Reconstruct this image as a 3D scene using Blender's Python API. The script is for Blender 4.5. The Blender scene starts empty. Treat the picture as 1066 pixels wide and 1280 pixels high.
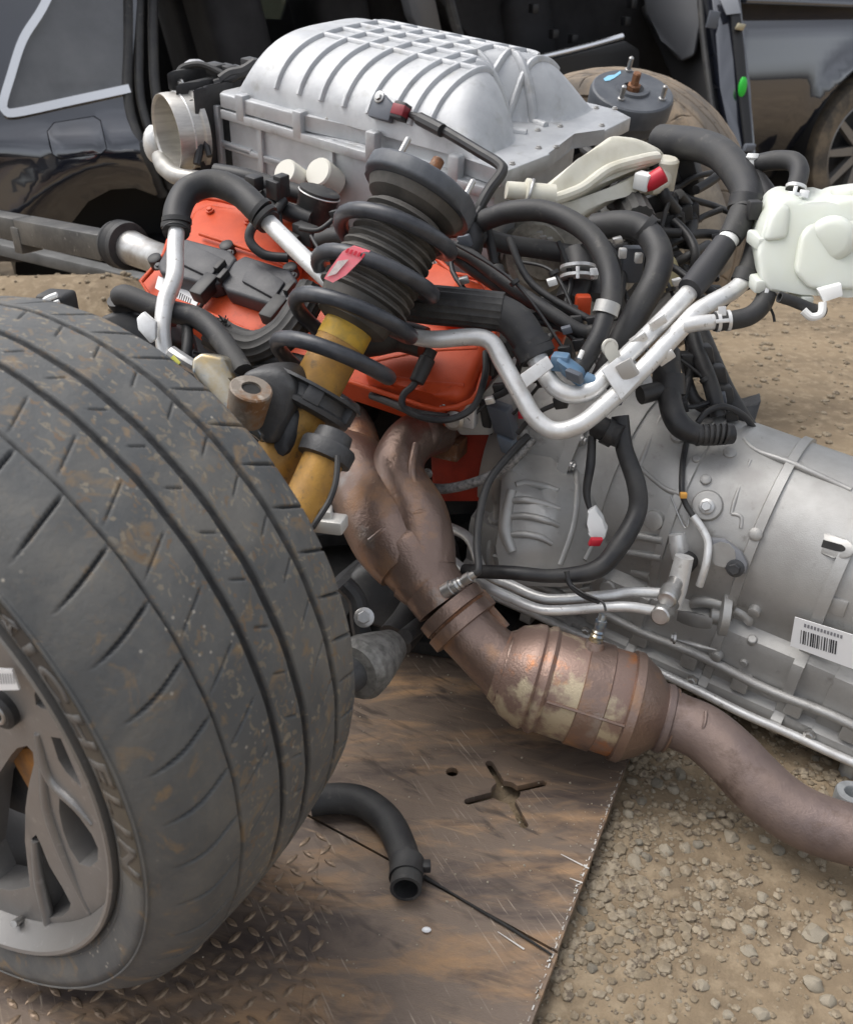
import bpy, bmesh, math, random
import numpy as np
from mathutils import Vector, Matrix, Quaternion, noise
from mathutils.geometry import delaunay_2d_cdt
from mathutils.bvhtree import BVHTree

SC = bpy.context.scene
COL = SC.collection
random.seed(7)

# ------------------------------------------------------------------ camera, sky, sun, exposure
F, CX, CY = 1200.0, 533.0, 640.0
PITCH = math.radians(29.0)
CAMZ = 1.04
cam_data = bpy.data.cameras.new("camera")
cam_data.sensor_fit = 'HORIZONTAL'
cam_data.sensor_width = 36.0
cam_data.lens = 36.0 * F / 1066.0
cam_data.clip_start = 0.02
cam_data.clip_end = 400.0
cam_data.dof.use_dof = True
cam_data.dof.focus_distance = 1.45
cam_data.dof.aperture_fstop = 9.0
cam = bpy.data.objects.new("camera", cam_data)
cam.location = (0, 0, CAMZ)
cam.rotation_euler = (math.pi / 2 - PITCH, 0, 0)
COL.objects.link(cam)
SC.camera = cam

SUN_EL, SUN_AZ = math.radians(62), math.radians(-72)
world = bpy.data.worlds.new("World")
SC.world = world
world.use_nodes = True
wn, wl = world.node_tree.nodes, world.node_tree.links
wn.clear()
w_out = wn.new('ShaderNodeOutputWorld')
w_bg = wn.new('ShaderNodeBackground')
w_sky = wn.new('ShaderNodeTexSky')
w_sky.sky_type = 'NISHITA'
w_sky.sun_disc = False
w_sky.sun_elevation = SUN_EL
w_sky.sun_rotation = SUN_AZ
w_sky.dust_density = 4.0
w_sky.air_density = 1.0
w_hs = wn.new('ShaderNodeHueSaturation')
w_hs.inputs['Saturation'].default_value = 0.30
w_tc = wn.new('ShaderNodeTexCoord')
w_n = wn.new('ShaderNodeTexNoise')
w_n.inputs['Scale'].default_value = 2.6
w_n.inputs['Detail'].default_value = 6.0
w_mr = wn.new('ShaderNodeMapRange')
w_mr.inputs['From Min'].default_value = 0.3
w_mr.inputs['From Max'].default_value = 0.7
w_mr.inputs['To Min'].default_value = 0.7
w_mr.inputs['To Max'].default_value = 1.45
w_mx = wn.new('ShaderNodeMix')
w_mx.data_type = 'RGBA'
w_mx.blend_type = 'MULTIPLY'
w_mx.inputs[0].default_value = 1.0
wl.new(w_tc.outputs['Generated'], w_n.inputs['Vector'])
wl.new(w_n.outputs['Fac'], w_mr.inputs['Value'])
wl.new(w_sky.outputs['Color'], w_hs.inputs['Color'])
wl.new(w_hs.outputs['Color'], w_mx.inputs[6])
wl.new(w_mr.outputs['Result'], w_mx.inputs[7])
wl.new(w_mx.outputs[2], w_bg.inputs['Color'])
w_bg.inputs['Strength'].default_value = 0.15
wl.new(w_bg.outputs['Background'], w_out.inputs['Surface'])

sun_data = bpy.data.lights.new("sun", 'SUN')
sun_data.energy = 0.95
sun_data.angle = math.radians(45)
sun_data.color = (1.0, 0.96, 0.9)
sun = bpy.data.objects.new("sun", sun_data)
sd = Vector((math.sin(SUN_AZ) * math.cos(SUN_EL), math.cos(SUN_AZ) * math.cos(SUN_EL), math.sin(SUN_EL)))
sun.rotation_euler = (-sd).to_track_quat('-Z', 'Y').to_euler()
COL.objects.link(sun)

SC.view_settings.view_transform = 'Standard'
SC.view_settings.look = 'None'
SC.view_settings.exposure = 0.55
SC.view_settings.gamma = 1.0
SC.view_settings.use_curve_mapping = False
SC.render.engine = 'CYCLES'
SC.cycles.use_denoising = True
SC.cycles.max_bounces = 8

# ------------------------------------------------------------------ surveying helpers
SP, CP = math.sin(PITCH), math.cos(PITCH)
CAMP = Vector((0, 0, CAMZ))


def ray(u, v):
    a, b = (u - CX) / F, (v - CY) / F
    return Vector((a, CP - b * SP, -SP - b * CP))


def at(u, v, d):
    """the world point seen at photo pixel (u, v), d metres along the view axis"""
    return CAMP + ray(u, v) * d


def on_plane(u, v, p, n):
    r = ray(u, v)
    return CAMP + r * ((p - CAMP).dot(n) / r.dot(n))


def on_z(u, v, z=0.0):
    return on_plane(u, v, Vector((0, 0, z)), Vector((0, 0, 1)))


def px(rpx, d):
    return rpx * d / F


# ------------------------------------------------------------------ scene tree helpers
def link(o):
    COL.objects.link(o)
    return o


def tag(o, label=None, cat=None, group=None, kind=None):
    if label: o['label'] = label
    if cat: o['category'] = cat
    if group: o['group'] = group
    if kind: o['kind'] = kind
    return o


def thing(name, label, cat, loc, group=None):
    o = bpy.data.objects.new(name, None)
    o.empty_display_size = 0.1
    o.location = loc
    link(o)
    return tag(o, label, cat, group)


def world_shift(parent):
    m = Vector((0, 0, 0))
    if parent is not None and parent.type == 'EMPTY':
        m = Vector(parent.location)
    return m


class MB:
    """collects shapes given in world metres and links them as one mesh object"""

    def __init__(self):
        self.bm = bmesh.new()

    def poly(self, pts):
        vs = [self.bm.verts.new(p) for p in pts]
        try:
            return self.bm.faces.new(vs)
        except ValueError:
            return None

    def loft(self, rings, closed=True, cap=True, loop=False):
        bm = self.bm
        R = [[bm.verts.new(p) for p in ring] for ring in rings]
        n = len(R[0])
        m = len(R)
        for i in range(m if loop else m - 1):
            A, B = R[i], R[(i + 1) % m]
            for j in range(n if closed else n - 1):
                k = (j + 1) % n
                bm.faces.new((A[j], A[k], B[k], B[j]))
        if cap and closed and not loop:
            bm.faces.new(list(reversed(R[0])))
            bm.faces.new(R[-1])
        return self

    def box(self, c, ax, ay, az, bev=0.0, seg=2):
        """box from a centre and three half-extent vectors"""
        bm = self.bm
        v = {}
        for i in (-1, 1):
            for j in (-1, 1):
                for k in (-1, 1):
                    v[i, j, k] = bm.verts.new(c + ax * i + ay * j + az * k)
        q = [((-1, -1, -1), (-1, 1, -1), (1, 1, -1), (1, -1, -1)), ((-1, -1, 1), (1, -1, 1), (1, 1, 1), (-1, 1, 1)),
             ((-1, -1, -1), (1, -1, -1), (1, -1, 1), (-1, -1, 1)), ((-1, 1, -1), (-1, 1, 1), (1, 1, 1), (1, 1, -1)),
             ((-1, -1, -1), (-1, -1, 1), (-1, 1, 1), (-1, 1, -1)), ((1, -1, -1), (1, 1, -1), (1, 1, 1), (1, -1, 1))]
        fs = [bm.faces.new([v[a] for a in f]) for f in q]
        if bev > 0:
            es = list({e for f in fs for e in f.edges})
            bmesh.ops.bevel(bm, geom=es, offset=bev, segments=seg, profile=0.5, affect='EDGES')
        return self

    def prism(self, pts, vec, bev=0.0, seg=2):
        """polygon pts pushed along vec, bevelled"""
        bm = self.bm
        n = len(pts)
        A = [bm.verts.new(p) for p in pts]
        B = [bm.verts.new(p + vec) for p in pts]
        fs = [bm.faces.new(A), bm.faces.new(list(reversed(B)))]
        for i in range(n):
            j = (i + 1) % n
            fs.append(bm.faces.new((A[i], B[i], B[j], A[j])))
        if bev > 0:
            es = list({e for f in fs for e in f.edges})
            bmesh.ops.bevel(bm, geom=es, offset=bev, segments=seg, profile=0.5, affect='EDGES', clamp_overlap=True)
        return self

    def lathe(self, p, axis, prof, seg=32, ref=None, cap=True, arc=None):
        """prof: (distance along axis, radius) pairs"""
        axis = axis.normalized()
        x = ref or Vector((0, 0, 1))
        if abs(axis.dot(x.normalized())) > 0.95: x = Vector((1, 0, 0))
        e1 = axis.cross(x).normalized()
        e2 = axis.cross(e1)
        rings = []
        for t, r in prof:
            rings.append([p + axis * t + (e1 * math.cos(2 * math.pi * k / seg) + e2 * math.sin(2 * math.pi * k / seg)) * max(r, 1e-4) for k in range(seg)])
        self.loft(rings, cap=cap)
        return self

    def tube(self, pts, r, seg=12, ribs=0, cap=True, smooth=6, closed=False, rib_depth=0.08, wob=0.0):
        """round bar or hose along pts; r a number or one radius per point"""
        P, RR = smooth_path(pts, r, smooth)
        fr = frames(P)
        rings = []
        n = ribs * 2 if ribs else seg
        for i, (p, (e1, e2)) in enumerate(zip(P, fr)):
            ring = []
            for k in range(n):
                a = 2 * math.pi * k / n
                rr = RR[i] * (1 - rib_depth * (k % 2) if ribs else 1)
                if wob: rr *= 1 + wob * math.sin(i * 1.7 + k)
                ring.append(p + (e1 * math.cos(a) + e2 * math.sin(a)) * rr)
            rings.append(ring)
        self.loft(rings, cap=cap, loop=closed)
        return self

    def pipe(self, pts, r, wall, seg=18, smooth=6, ribs=0):
        """an open-ended hose with a bore"""
        P, RR = smooth_path(pts, r, smooth)
        fr = frames(P)
        rings = []
        n = ribs * 2 if ribs else seg

        def ring(i, rr, rib):
            p, (e1, e2) = P[i], fr[i]
            return [p + (e1 * math.cos(2 * math.pi * k / n) + e2 * math.sin(2 * math.pi * k / n)) * rr * (1 - .07 * (k % 2) if rib and ribs else 1) for k in range(n)]
        for i in range(len(P)): rings.append(ring(i, RR[i], True))
        m = len(P) - 1
        for i in range(m, max(m - 10, -1), -1): rings.append(ring(i, RR[i] - wall, False))
        self.loft(rings, cap=True)
        return self

    def ring(self, p, axis, R, r, seg=36, sub=10, sx=1.0):
        axis = axis.normalized()
        x = Vector((0, 0, 1)) if abs(axis.z) < .95 else Vector((1, 0, 0))
        e1 = axis.cross(x).normalized(); e2 = axis.cross(e1)
        rings = []
        for k in range(seg):
            a = 2 * math.pi * k / seg
            o = e1 * math.cos(a) + e2 * math.sin(a)
            rings.append([p + o * (R + r * math.cos(2 * math.pi * j / sub)) + axis * (r * sx * math.sin(2 * math.pi * j / sub)) for j in range(sub)])
        self.loft(rings, cap=False, loop=True)
        return self

    def blob(self, c, r, seg=12, seed=0, amp=0.0):
        rings = []
        rx, ry, rz = r
        for i in range(1, seg):
            t = math.pi * i / seg
            rings.append([c + Vector((rx * math.sin(t) * math.cos(2 * math.pi * k / (seg * 2)), ry * math.sin(t) * math.sin(2 * math.pi * k / (seg * 2)), rz * math.cos(t))) for k in range(seg * 2)])
        self.loft(rings)
        return self

    def grid(self, fn, nu, nv):
        bm = self.bm
        V = [[bm.verts.new(fn(i / nu, j / nv)) for j in range(nv + 1)] for i in range(nu + 1)]
        for i in range(nu):
            for j in range(nv):
                bm.faces.new((V[i][j], V[i + 1][j], V[i + 1][j + 1], V[i][j + 1]))
        return self

    def fill(self, outer, holes, to3, thick, step=None, wall_smooth=False):
        """flat sheet with holes; to3 maps (x, y, depth) to the world; depth 0 is the face, thick the back"""
        verts, edges = [], []

        def loop(pts):
            b = len(verts)
            verts.extend(Vector((p[0], p[1])) for p in pts)
            n = len(pts)
            edges.extend((b + i, b + (i + 1) % n) for i in range(n))
        loop(outer)
        for h in holes: loop(h)
        if step:
            xs = [p[0] for p in outer]; ys = [p[1] for p in outer]
            x = min(xs) + step * .5
            while x < max(xs):
                y = min(ys) + step * .5
                while y < max(ys):
                    if inside((x, y), outer) and not any(inside((x, y), h) for h in holes):
                        verts.append(Vector((x, y)))
                    y += step
                x += step
        ov, oe, of, ovi, oei, ofi = delaunay_2d_cdt(verts, edges, [], 1, 1e-6)
        tris = []
        for f in of:
            c = sum((Vector(ov[i]) for i in f), Vector((0, 0))) / len(f)
            if inside(c, outer) and not any(inside(c, h) for h in holes): tris.append(f)
        bm = self.bm
        T = [bm.verts.new(to3(p[0], p[1], 0.0)) for p in ov]
        for f in tris:
            bm.faces.new([T[i] for i in f])
        if thick:
            B = [bm.verts.new(to3(p[0], p[1], thick)) for p in ov]
            cnt = {}
            for f in tris:
                bm.faces.new([B[i] for i in reversed(f)])
                for i in range(len(f)):
                    e = (f[i], f[(i + 1) % len(f)])
                    cnt[e] = 1
            for (a, b) in cnt:
                if (b, a) not in cnt:
                    bm.faces.new((T[b], T[a], B[a], B[b]))
        loose = [v for v in bm.verts if not v.link_faces]
        bmesh.ops.delete(bm, geom=loose, context='VERTS')
        return self

    def bvh(self):
        self.bm.normal_update()
        return BVHTree.FromBMesh(self.bm)

    def mesh(self, name, angle=35):
        bmesh.ops.recalc_face_normals(self.bm, faces=self.bm.faces[:])
        me = bpy.data.meshes.new(name)
        self.bm.to_mesh(me)
        self.bm.free()
        me.polygons.foreach_set('use_smooth', [True] * len(me.polygons))
        me.set_sharp_from_angle(angle=math.radians(angle))
        return me

    def build(self, name, m, parent=None, angle=35, label=None):
        me = self.mesh(name, angle)
        me.materials.append(m)
        o = bpy.data.objects.new(name, me)
        if parent is not None:
            o.parent = parent
            o.matrix_parent_inverse = Matrix.Translation(-world_shift(parent))
        else:
            co = np.empty(len(me.vertices) * 3, 'f')
            me.vertices.foreach_get('co', co)
            co = co.reshape(-1, 3)
            b = np.array([(co[:, 0].min() + co[:, 0].max()) / 2, (co[:, 1].min() + co[:, 1].max()) / 2, co[:, 2].min()], 'f')
            me.vertices.foreach_set('co', (co - b).ravel())
            o.location = Vector([float(t) for t in b])
        link(o)
        if label: o['label'] = label
        return o


def inside(p, poly):
    x, y = p[0], p[1]
    c = False
    n = len(poly)
    j = n - 1
    for i in range(n):
        xi, yi = poly[i][0], poly[i][1]
        xj, yj = poly[j][0], poly[j][1]
        if (yi > y) != (yj > y) and x < (xj - xi) * (y - yi) / (yj - yi) + xi: c = not c
        j = i
    return c


def smooth_path(pts, r, k):
    n = len(pts)
    rr = list(r) if isinstance(r, (list, tuple)) else [r] * n
    if n < 3 or k <= 1: return list(pts), rr
    P, R = [], []
    for i in range(n - 1):
        p0 = pts[max(i - 1, 0)]; p1 = pts[i]; p2 = pts[i + 1]; p3 = pts[min(i + 2, n - 1)]
        for s in range(k):
            t = s / k
            P.append(((p1 * 2) + (p2 - p0) * t + (p0 * 2 - p1 * 5 + p2 * 4 - p3) * t * t + (p1 * 3 - p0 - p2 * 3 + p3) * t ** 3) * .5)
            R.append(rr[i] + (rr[i + 1] - rr[i]) * t)
    P.append(pts[-1]); R.append(rr[-1])
    return P, R


def frames(P):
    out = []
    n = len(P)
    t0 = (P[1] - P[0]).normalized()
    x = Vector((0, 0, 1)) if abs(t0.z) < .9 else Vector((1, 0, 0))
    e1 = t0.cross(x).normalized()
    for i in range(n):
        t = (P[min(i + 1, n - 1)] - P[max(i - 1, 0)]).normalized()
        e1 = (e1 - t * e1.dot(t)).normalized()
        out.append((e1, t.cross(e1)))
    return out


def arc_pts(c, r, a0, a1, n):
    return [(c[0] + r * math.cos(a0 + (a1 - a0) * i / n), c[1] + r * math.sin(a0 + (a1 - a0) * i / n)) for i in range(n + 1)]


def P3(lst, d=None):
    return [at(*p) if len(p) == 3 else at(p[0], p[1], d) for p in lst]


# ------------------------------------------------------------------ materials
def mat(name, col, rough=0.5, metal=0.0, col2=None, scale=12.0, lo=0.4, hi=0.65, bump=0.0, bscale=120.0, detail=6.0,
        col3=None, scale3=60.0, lo3=0.55, hi3=0.7, stretch=None, rvar=0.0, coat=0.0, trans=0.0, sss=0.0, spec=None, distort=0.0, alpha=1.0):
    m = bpy.data.materials.new(name)
    m.use_nodes = True
    nt = m.node_tree
    N, L = nt.nodes, nt.links
    b = N['Principled BSDF']
    b.inputs['Base Color'].default_value = (*col, 1)
    b.inputs['Roughness'].default_value = rough
    b.inputs['Metallic'].default_value = metal
    b.inputs['Coat Weight'].default_value = coat
    b.inputs['Coat Roughness'].default_value = 0.05
    b.inputs['Transmission Weight'].default_value = trans
    b.inputs['Alpha'].default_value = alpha
    if sss:
        b.inputs['Subsurface Weight'].default_value = sss
        b.inputs['Subsurface Radius'].default_value = (1.0, 1.0, 0.9)
        b.inputs['Subsurface Scale'].default_value = 0.03
    if spec is not None: b.inputs['Specular IOR Level'].default_value = spec
    tc = N.new('ShaderNodeTexCoord')
    vec = tc.outputs['Object']
    if stretch:
        mp = N.new('ShaderNodeMapping')
        mp.inputs['Scale'].default_value = stretch[:3]
        if len(stretch) > 3: mp.inputs['Rotation'].default_value = stretch[3:6]
        L.new(vec, mp.inputs['Vector'])
        vec = mp.outputs['Vector']

    def noise_(s, d=detail, dist=distort):
        n = N.new('ShaderNodeTexNoise')
        n.inputs['Scale'].default_value = s
        n.inputs['Detail'].default_value = d
        n.inputs['Roughness'].default_value = 0.62
        n.inputs['Distortion'].default_value = dist
        L.new(vec, n.inputs['Vector'])
        return n.outputs['Fac']

    def mix_(fac, a, c):
        x = N.new('ShaderNodeMix')
        x.data_type = 'RGBA'
        L.new(fac, x.inputs[0])
        if hasattr(a, 'is_linked'): L.new(a, x.inputs[6])
        else: x.inputs[6].default_value = (*a, 1)
        x.inputs[7].default_value = (*c, 1)
        return x.outputs[2]

    def rng(v, a, c, t0=0.0, t1=1.0):
        r = N.new('ShaderNodeMapRange')
        r.inputs['From Min'].default_value = a
        r.inputs['From Max'].default_value = c
        r.inputs['To Min'].default_value = t0
        r.inputs['To Max'].default_value = t1
        L.new(v, r.inputs['Value'])
        return r.outputs['Result']
    out = None
    if col2:
        n1 = noise_(scale)
        out = mix_(rng(n1, lo, hi), col, col2)
        if rvar: L.new(rng(n1, lo, hi, rough, rough + rvar), b.inputs['Roughness'])
    if col3:
        out = mix_(rng(noise_(scale3), lo3, hi3), out if out is not None else col, col3)
    if out is not None: L.new(out, b.inputs['Base Color'])
    if bump:
        bp = N.new('ShaderNodeBump')
        bp.inputs['Strength'].default_value = bump
        bp.inputs['Distance'].default_value = 0.002
        L.new(noise_(bscale, 4.0, 0.0), bp.inputs['Height'])
        L.new(bp.outputs['Normal'], b.inputs['Normal'])
    return m




def add_bump(m, kind, scale, dist, strength=1.0, inv=False):
    """a second, coarser relief laid under a material's first one"""
    nt = m.node_tree
    N, L = nt.nodes, nt.links
    b = N['Principled BSDF']
    tc = N.new('ShaderNodeTexCoord')
    t = N.new('ShaderNodeTexVoronoi' if kind == 'voronoi' else 'ShaderNodeTexNoise')
    t.inputs['Scale'].default_value = scale
    L.new(tc.outputs['Object'], t.inputs['Vector'])
    bp = N.new('ShaderNodeBump')
    bp.invert = inv
    bp.inputs['Strength'].default_value = strength
    bp.inputs['Distance'].default_value = dist
    L.new(t.outputs[0], bp.inputs['Height'])
    old = b.inputs['Normal'].links
    if old: L.new(bp.outputs['Normal'], old[0].from_node.inputs['Normal'])
    else: L.new(bp.outputs['Normal'], b.inputs['Normal'])
    return m


def add_streaks(m, col, rot, sx, sy, lo, hi, amt=1.0, mask=3.0):
    """fine scratches in one direction, patchy"""
    nt = m.node_tree
    N, L = nt.nodes, nt.links
    b = N['Principled BSDF']
    src = b.inputs['Base Color'].links[0].from_socket
    tc = N.new('ShaderNodeTexCoord')
    mp = N.new('ShaderNodeMapping')
    mp.vector_type = 'TEXTURE'
    mp.inputs['Rotation'].default_value = (0, 0, rot)
    mp.inputs['Scale'].default_value = (1 / sx, 1 / sy, 1)
    L.new(tc.outputs['Object'], mp.inputs['Vector'])
    n = N.new('ShaderNodeTexNoise'); n.inputs['Scale'].default_value = 1.0; n.inputs['Detail'].default_value = 4; n.inputs['Distortion'].default_value = .4
    L.new(mp.outputs['Vector'], n.inputs['Vector'])
    r = N.new('ShaderNodeMapRange'); r.inputs['From Min'].default_value = lo; r.inputs['From Max'].default_value = hi; r.inputs['To Max'].default_value = amt
    L.new(n.outputs['Fac'], r.inputs['Value'])
    k = N.new('ShaderNodeTexNoise'); k.inputs['Scale'].default_value = mask; k.inputs['Detail'].default_value = 5
    L.new(tc.outputs['Object'], k.inputs['Vector'])
    r2 = N.new('ShaderNodeMapRange'); r2.inputs['From Min'].default_value = .42; r2.inputs['From Max'].default_value = .60
    L.new(k.outputs['Fac'], r2.inputs['Value'])
    mu = N.new('ShaderNodeMath'); mu.operation = 'MULTIPLY'
    L.new(r.outputs['Result'], mu.inputs[0]); L.new(r2.outputs['Result'], mu.inputs[1])
    x = N.new('ShaderNodeMix'); x.data_type = 'RGBA'
    L.new(mu.outputs[0], x.inputs[0]); L.new(src, x.inputs[6]); x.inputs[7].default_value = (*col, 1)
    L.new(x.outputs[2], b.inputs['Base Color'])
    return m


M = {}
M['rubber'] = mat('black_rubber', (.020, .020, .022), .52, col2=(.046, .045, .043), scale=14, rvar=.15, col3=(.115, .107, .095), scale3=38, lo3=.60, hi3=.80, bump=.15, bscale=400)
M['sleeve'] = mat('ribbed_sleeve', (.022, .021, .021), .6, col2=(.06, .058, .055), scale=25)
M['plastic'] = mat('black_plastic', (.016, .016, .018), .45, col2=(.042, .041, .040), scale=22, rvar=.15)
M['coil'] = mat('coil_plastic', (.035, .036, .042), .5, col2=(.06, .06, .065), scale=30, bump=.2, bscale=300)
M['greyplastic'] = mat('grey_plastic', (.10, .11, .13), .5)
M['bluegrey'] = mat('blue_grey_plastic', (.10, .19, .30), .5, col2=(.16, .24, .33), scale=60)
M['orange'] = mat('orange_paint', (.60, .085, .026), .46, col2=(.50, .062, .018), scale=14, col3=(.34, .05, .02), scale3=35, lo3=.62, hi3=.74, bump=.10, bscale=160, spec=.3)
M['redblock'] = mat('red_block_paint', (.42, .035, .014), .5, col2=(.20, .02, .01), scale=10, bump=.2, bscale=90)
M['alu'] = mat('cast_aluminium', (.52, .53, .54), .50, .55, col2=(.43, .44, .455), scale=16, col3=(.34, .335, .32), scale3=22, lo3=.57, hi3=.78, bump=.5, bscale=700)
M['trans'] = mat('dull_aluminium', (.46, .455, .44), .50, .65, col2=(.37, .36, .345), scale=9, col3=(.22, .21, .19), scale3=34, lo3=.62, hi3=.80, bump=.22, bscale=500, rvar=.1)
M['alupipe'] = mat('aluminium_pipe', (.76, .76, .75), .38, .45, col2=(.64, .63, .61), scale=40, col3=(.40, .38, .35), scale3=90, lo3=.62, hi3=.70, bump=.1, bscale=300)
M['steel'] = mat('bare_steel', (.55, .55, .54), .38, .85, col2=(.36, .34, .32), scale=30)
M['zinc'] = mat('zinc_steel', (.42, .33, .19), .30, .85, col2=(.46, .44, .38), scale=25, col3=(.20, .27, .36), scale3=22, lo3=.5, hi3=.62)
M['exhaust'] = add_bump(mat('heat_stained_steel', (.275, .195, .160), .34, .75, col2=(.42, .25, .15), scale=10, lo=.52, hi=.66, col3=(.34, .30, .275), scale3=14, lo3=.60, hi3=.72, bump=.35, bscale=260, rvar=.2), 'noise', 45, .004, .35)
M['exhaust_hot'] = mat('straw_stained_steel', (.29, .20, .165), .42, .6, col2=(.52, .44, .31), scale=12, lo=.52, hi=.60, col3=(.46, .19, .075), scale3=13, lo3=.54, hi3=.64, bump=.35, bscale=300, rvar=.15)
M['exhaust_pipe'] = add_bump(mat('oxidised_pipe', (.165, .125, .115), .52, .5, col2=(.235, .175, .150), scale=7, lo=.42, hi=.62, col3=(.125, .088, .072), scale3=24, lo3=.55, hi3=.70, bump=.3, bscale=320, rvar=.12), 'noise', 60, .002, .4)
M['rust'] = mat('rusty_steel', (.25, .11, .05), .75, .2, col2=(.14, .07, .04), scale=60, col3=(.34, .28, .22), scale3=45, bump=.5, bscale=250)
M['gold'] = mat('gold_paint', (.50, .27, .055), .5, .2, col2=(.34, .19, .06), scale=25, col3=(.16, .11, .06), scale3=55, lo3=.57, hi3=.7, bump=.3, bscale=260)
M['yellow'] = mat('yellow_paint', (.66, .40, .04), .45, .1, col2=(.46, .30, .06), scale=50)
M['black_iron'] = mat('black_iron', (.045, .046, .05), .5, .2, col2=(.085, .085, .085), scale=20, bump=.3, bscale=220)
M['mount'] = mat('grey_rubber_mount', (.060, .067, .080), .5, 0, col2=(.095, .103, .115), scale=18, bump=.12, bscale=260)
M['boot'] = mat('dusty_bellows', (.062, .058, .052), .65, col2=(.11, .10, .088), scale=22)
M['tyre'] = None
M['rim'] = mat('grey_wheel_paint', (.235, .228, .22), .36, .5, col2=(.23, .22, .21), scale=14, col3=(.30, .29, .28), scale3=90, lo3=.6, hi3=.7, bump=.1, bscale=250)
M['dark'] = mat('shade_black', (.012, .012, .012), .8, col2=(.03, .028, .026), scale=30)  # near-black colour holding the shade under the engine and in recesses
M['cream'] = mat('cream_plastic', (.66, .64, .55), .42, col2=(.55, .52, .42), scale=18, sss=.15)
M['tank'] = mat('milky_plastic', (.82, .86, .79), .42, col2=(.80, .83, .72), scale=9, sss=.4, trans=.18)
M['white'] = mat('white_plastic', (.80, .80, .78), .45)
M['paper'] = mat('paper_label', (.82, .82, .82), .6)
M['ink'] = mat('black_ink', (.03, .03, .035), .6)
M['pink'] = mat('pink_paper', (.80, .16, .20), .6, col2=(.70, .22, .24), scale=120)
M['red'] = mat('red_plastic', (.55, .02, .04), .4)
M['green'] = mat('green_plastic', (.03, .55, .05), .4)
M['foil'] = mat('foil_wrap', (.25, .245, .23), .6, .3, col2=(.12, .118, .11), scale=60, bump=.5, bscale=200)
# ------------------------------------------------------------------ ground
def gz(x, y):
    z = -.034 - .016 * max(0.0, y - 1.3) if y < 6 else -.109
    z += .010 * noise.noise((x * 1.7, y * 1.7, 0)) + .005 * noise.noise((x * 6, y * 6, 3.1)) + .0018 * noise.noise((x * 24, y * 24, 7))
    z = min(z, -.016)
    return z + .30 * math.exp(-((y - 2.95) / .26) ** 2) * min(1, max(0, (-.62 - x) / .3))      # low sand bank on the left


def build_ground():
    xs = np.unique(np.concatenate([np.linspace(-140, -4, 20), np.linspace(-4, 0, 50), np.linspace(0, 1.5, 160), np.linspace(1.5, 5, 60), np.linspace(5, 140, 20)]))
    ys = np.unique(np.concatenate([np.linspace(-100, 0, 15), np.linspace(0, .5, 15), np.linspace(.5, 2.0, 150), np.linspace(2, 6, 100), np.linspace(6, 200, 25)]))
    V = [(x, y, gz(x, y)) for y in ys for x in xs]
    nx = len(xs)
    Fc = [(j * nx + i, j * nx + i + 1, (j + 1) * nx + i + 1, (j + 1) * nx + i) for j in range(len(ys) - 1) for i in range(nx - 1)]
    me = bpy.data.meshes.new('ground')
    me.from_pydata(V, [], Fc)
    me.polygons.foreach_set('use_smooth', [True] * len(me.polygons))
    me.materials.append(add_bump(add_bump(mat('sandy_soil', (.262, .198, .126), .92, col2=(.150, .112, .072), scale=3.6, lo=.40, hi=.66, col3=(.345, .272, .182), scale3=30, lo3=.48, hi3=.72, bump=1.0, bscale=140, detail=10), 'voronoi', 42, .010, .8, True), 'noise', 9, .02, .6))
    o = bpy.data.objects.new('ground', me)
    o['kind'] = 'structure'
    return link(o)


ground = build_ground()

# ------------------------------------------------------------------ steel deck the drivetrain stands on
E0, E1 = on_z(831, 825), on_z(661, 1278)
ed = (E0 - E1).normalized()
J0, J1 = on_z(404, 1030), on_z(697, 1191)
jd = (J1 - J0).normalized()


def edge_at(y):
    return E1 + ed * ((y - E1.y) / ed.y)


def jl(x):
    return J0 + jd * ((x - J0.x) / jd.x)


D1 = on_z(374, 1285)
dd = (D1 - J0).normalized()


def xy(p): return (p[0], p[1])


deck = thing('steel_deck', 'rust brown steel deck plate under the drivetrain, with a four-armed cut-out', 'steel deck', (0, 1.1, -.012))
M['deck'] = mat('rusty_deck', (.185, .140, .108), .5, .25, col2=(.39, .245, .135), scale=4.6, lo=.49, hi=.66,
                col3=(.085, .065, .057), scale3=4.0, lo3=.50, hi3=.64, stretch=(1.0, 3.2, 1.0, 0, 0, math.atan2(-jd.y, jd.x)), bump=.25, bscale=180, detail=10, rvar=.25, distort=.5)
M['deck_tread'] = mat('worn_tread_plate', (.24, .175, .125), .42, .45, col2=(.40, .29, .18), scale=9, lo=.45, hi=.62,
                      col3=(.07, .055, .045), scale3=13, lo3=.5, hi3=.68, bump=.3, bscale=200, detail=9, rvar=.2)


add_streaks(M['deck'], (.40, .275, .165), math.atan2(jd.y, jd.x) + .25, 9, 130, .56, .70, .6, 4.0)
add_streaks(M['deck'], (.055, .043, .036), math.atan2(jd.y, jd.x), 14, 60, .55, .68, .8, 6.0)
add_streaks(M['deck'], (.50, .42, .33), math.atan2(jd.y, jd.x) - .5, 16, 260, .62, .70, .6, 7.0)
add_bump(M['deck'], 'noise', 35, .002, .5)


def flat3(z0):
    return lambda x, y, d: Vector((x, y, z0 - d))


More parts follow.
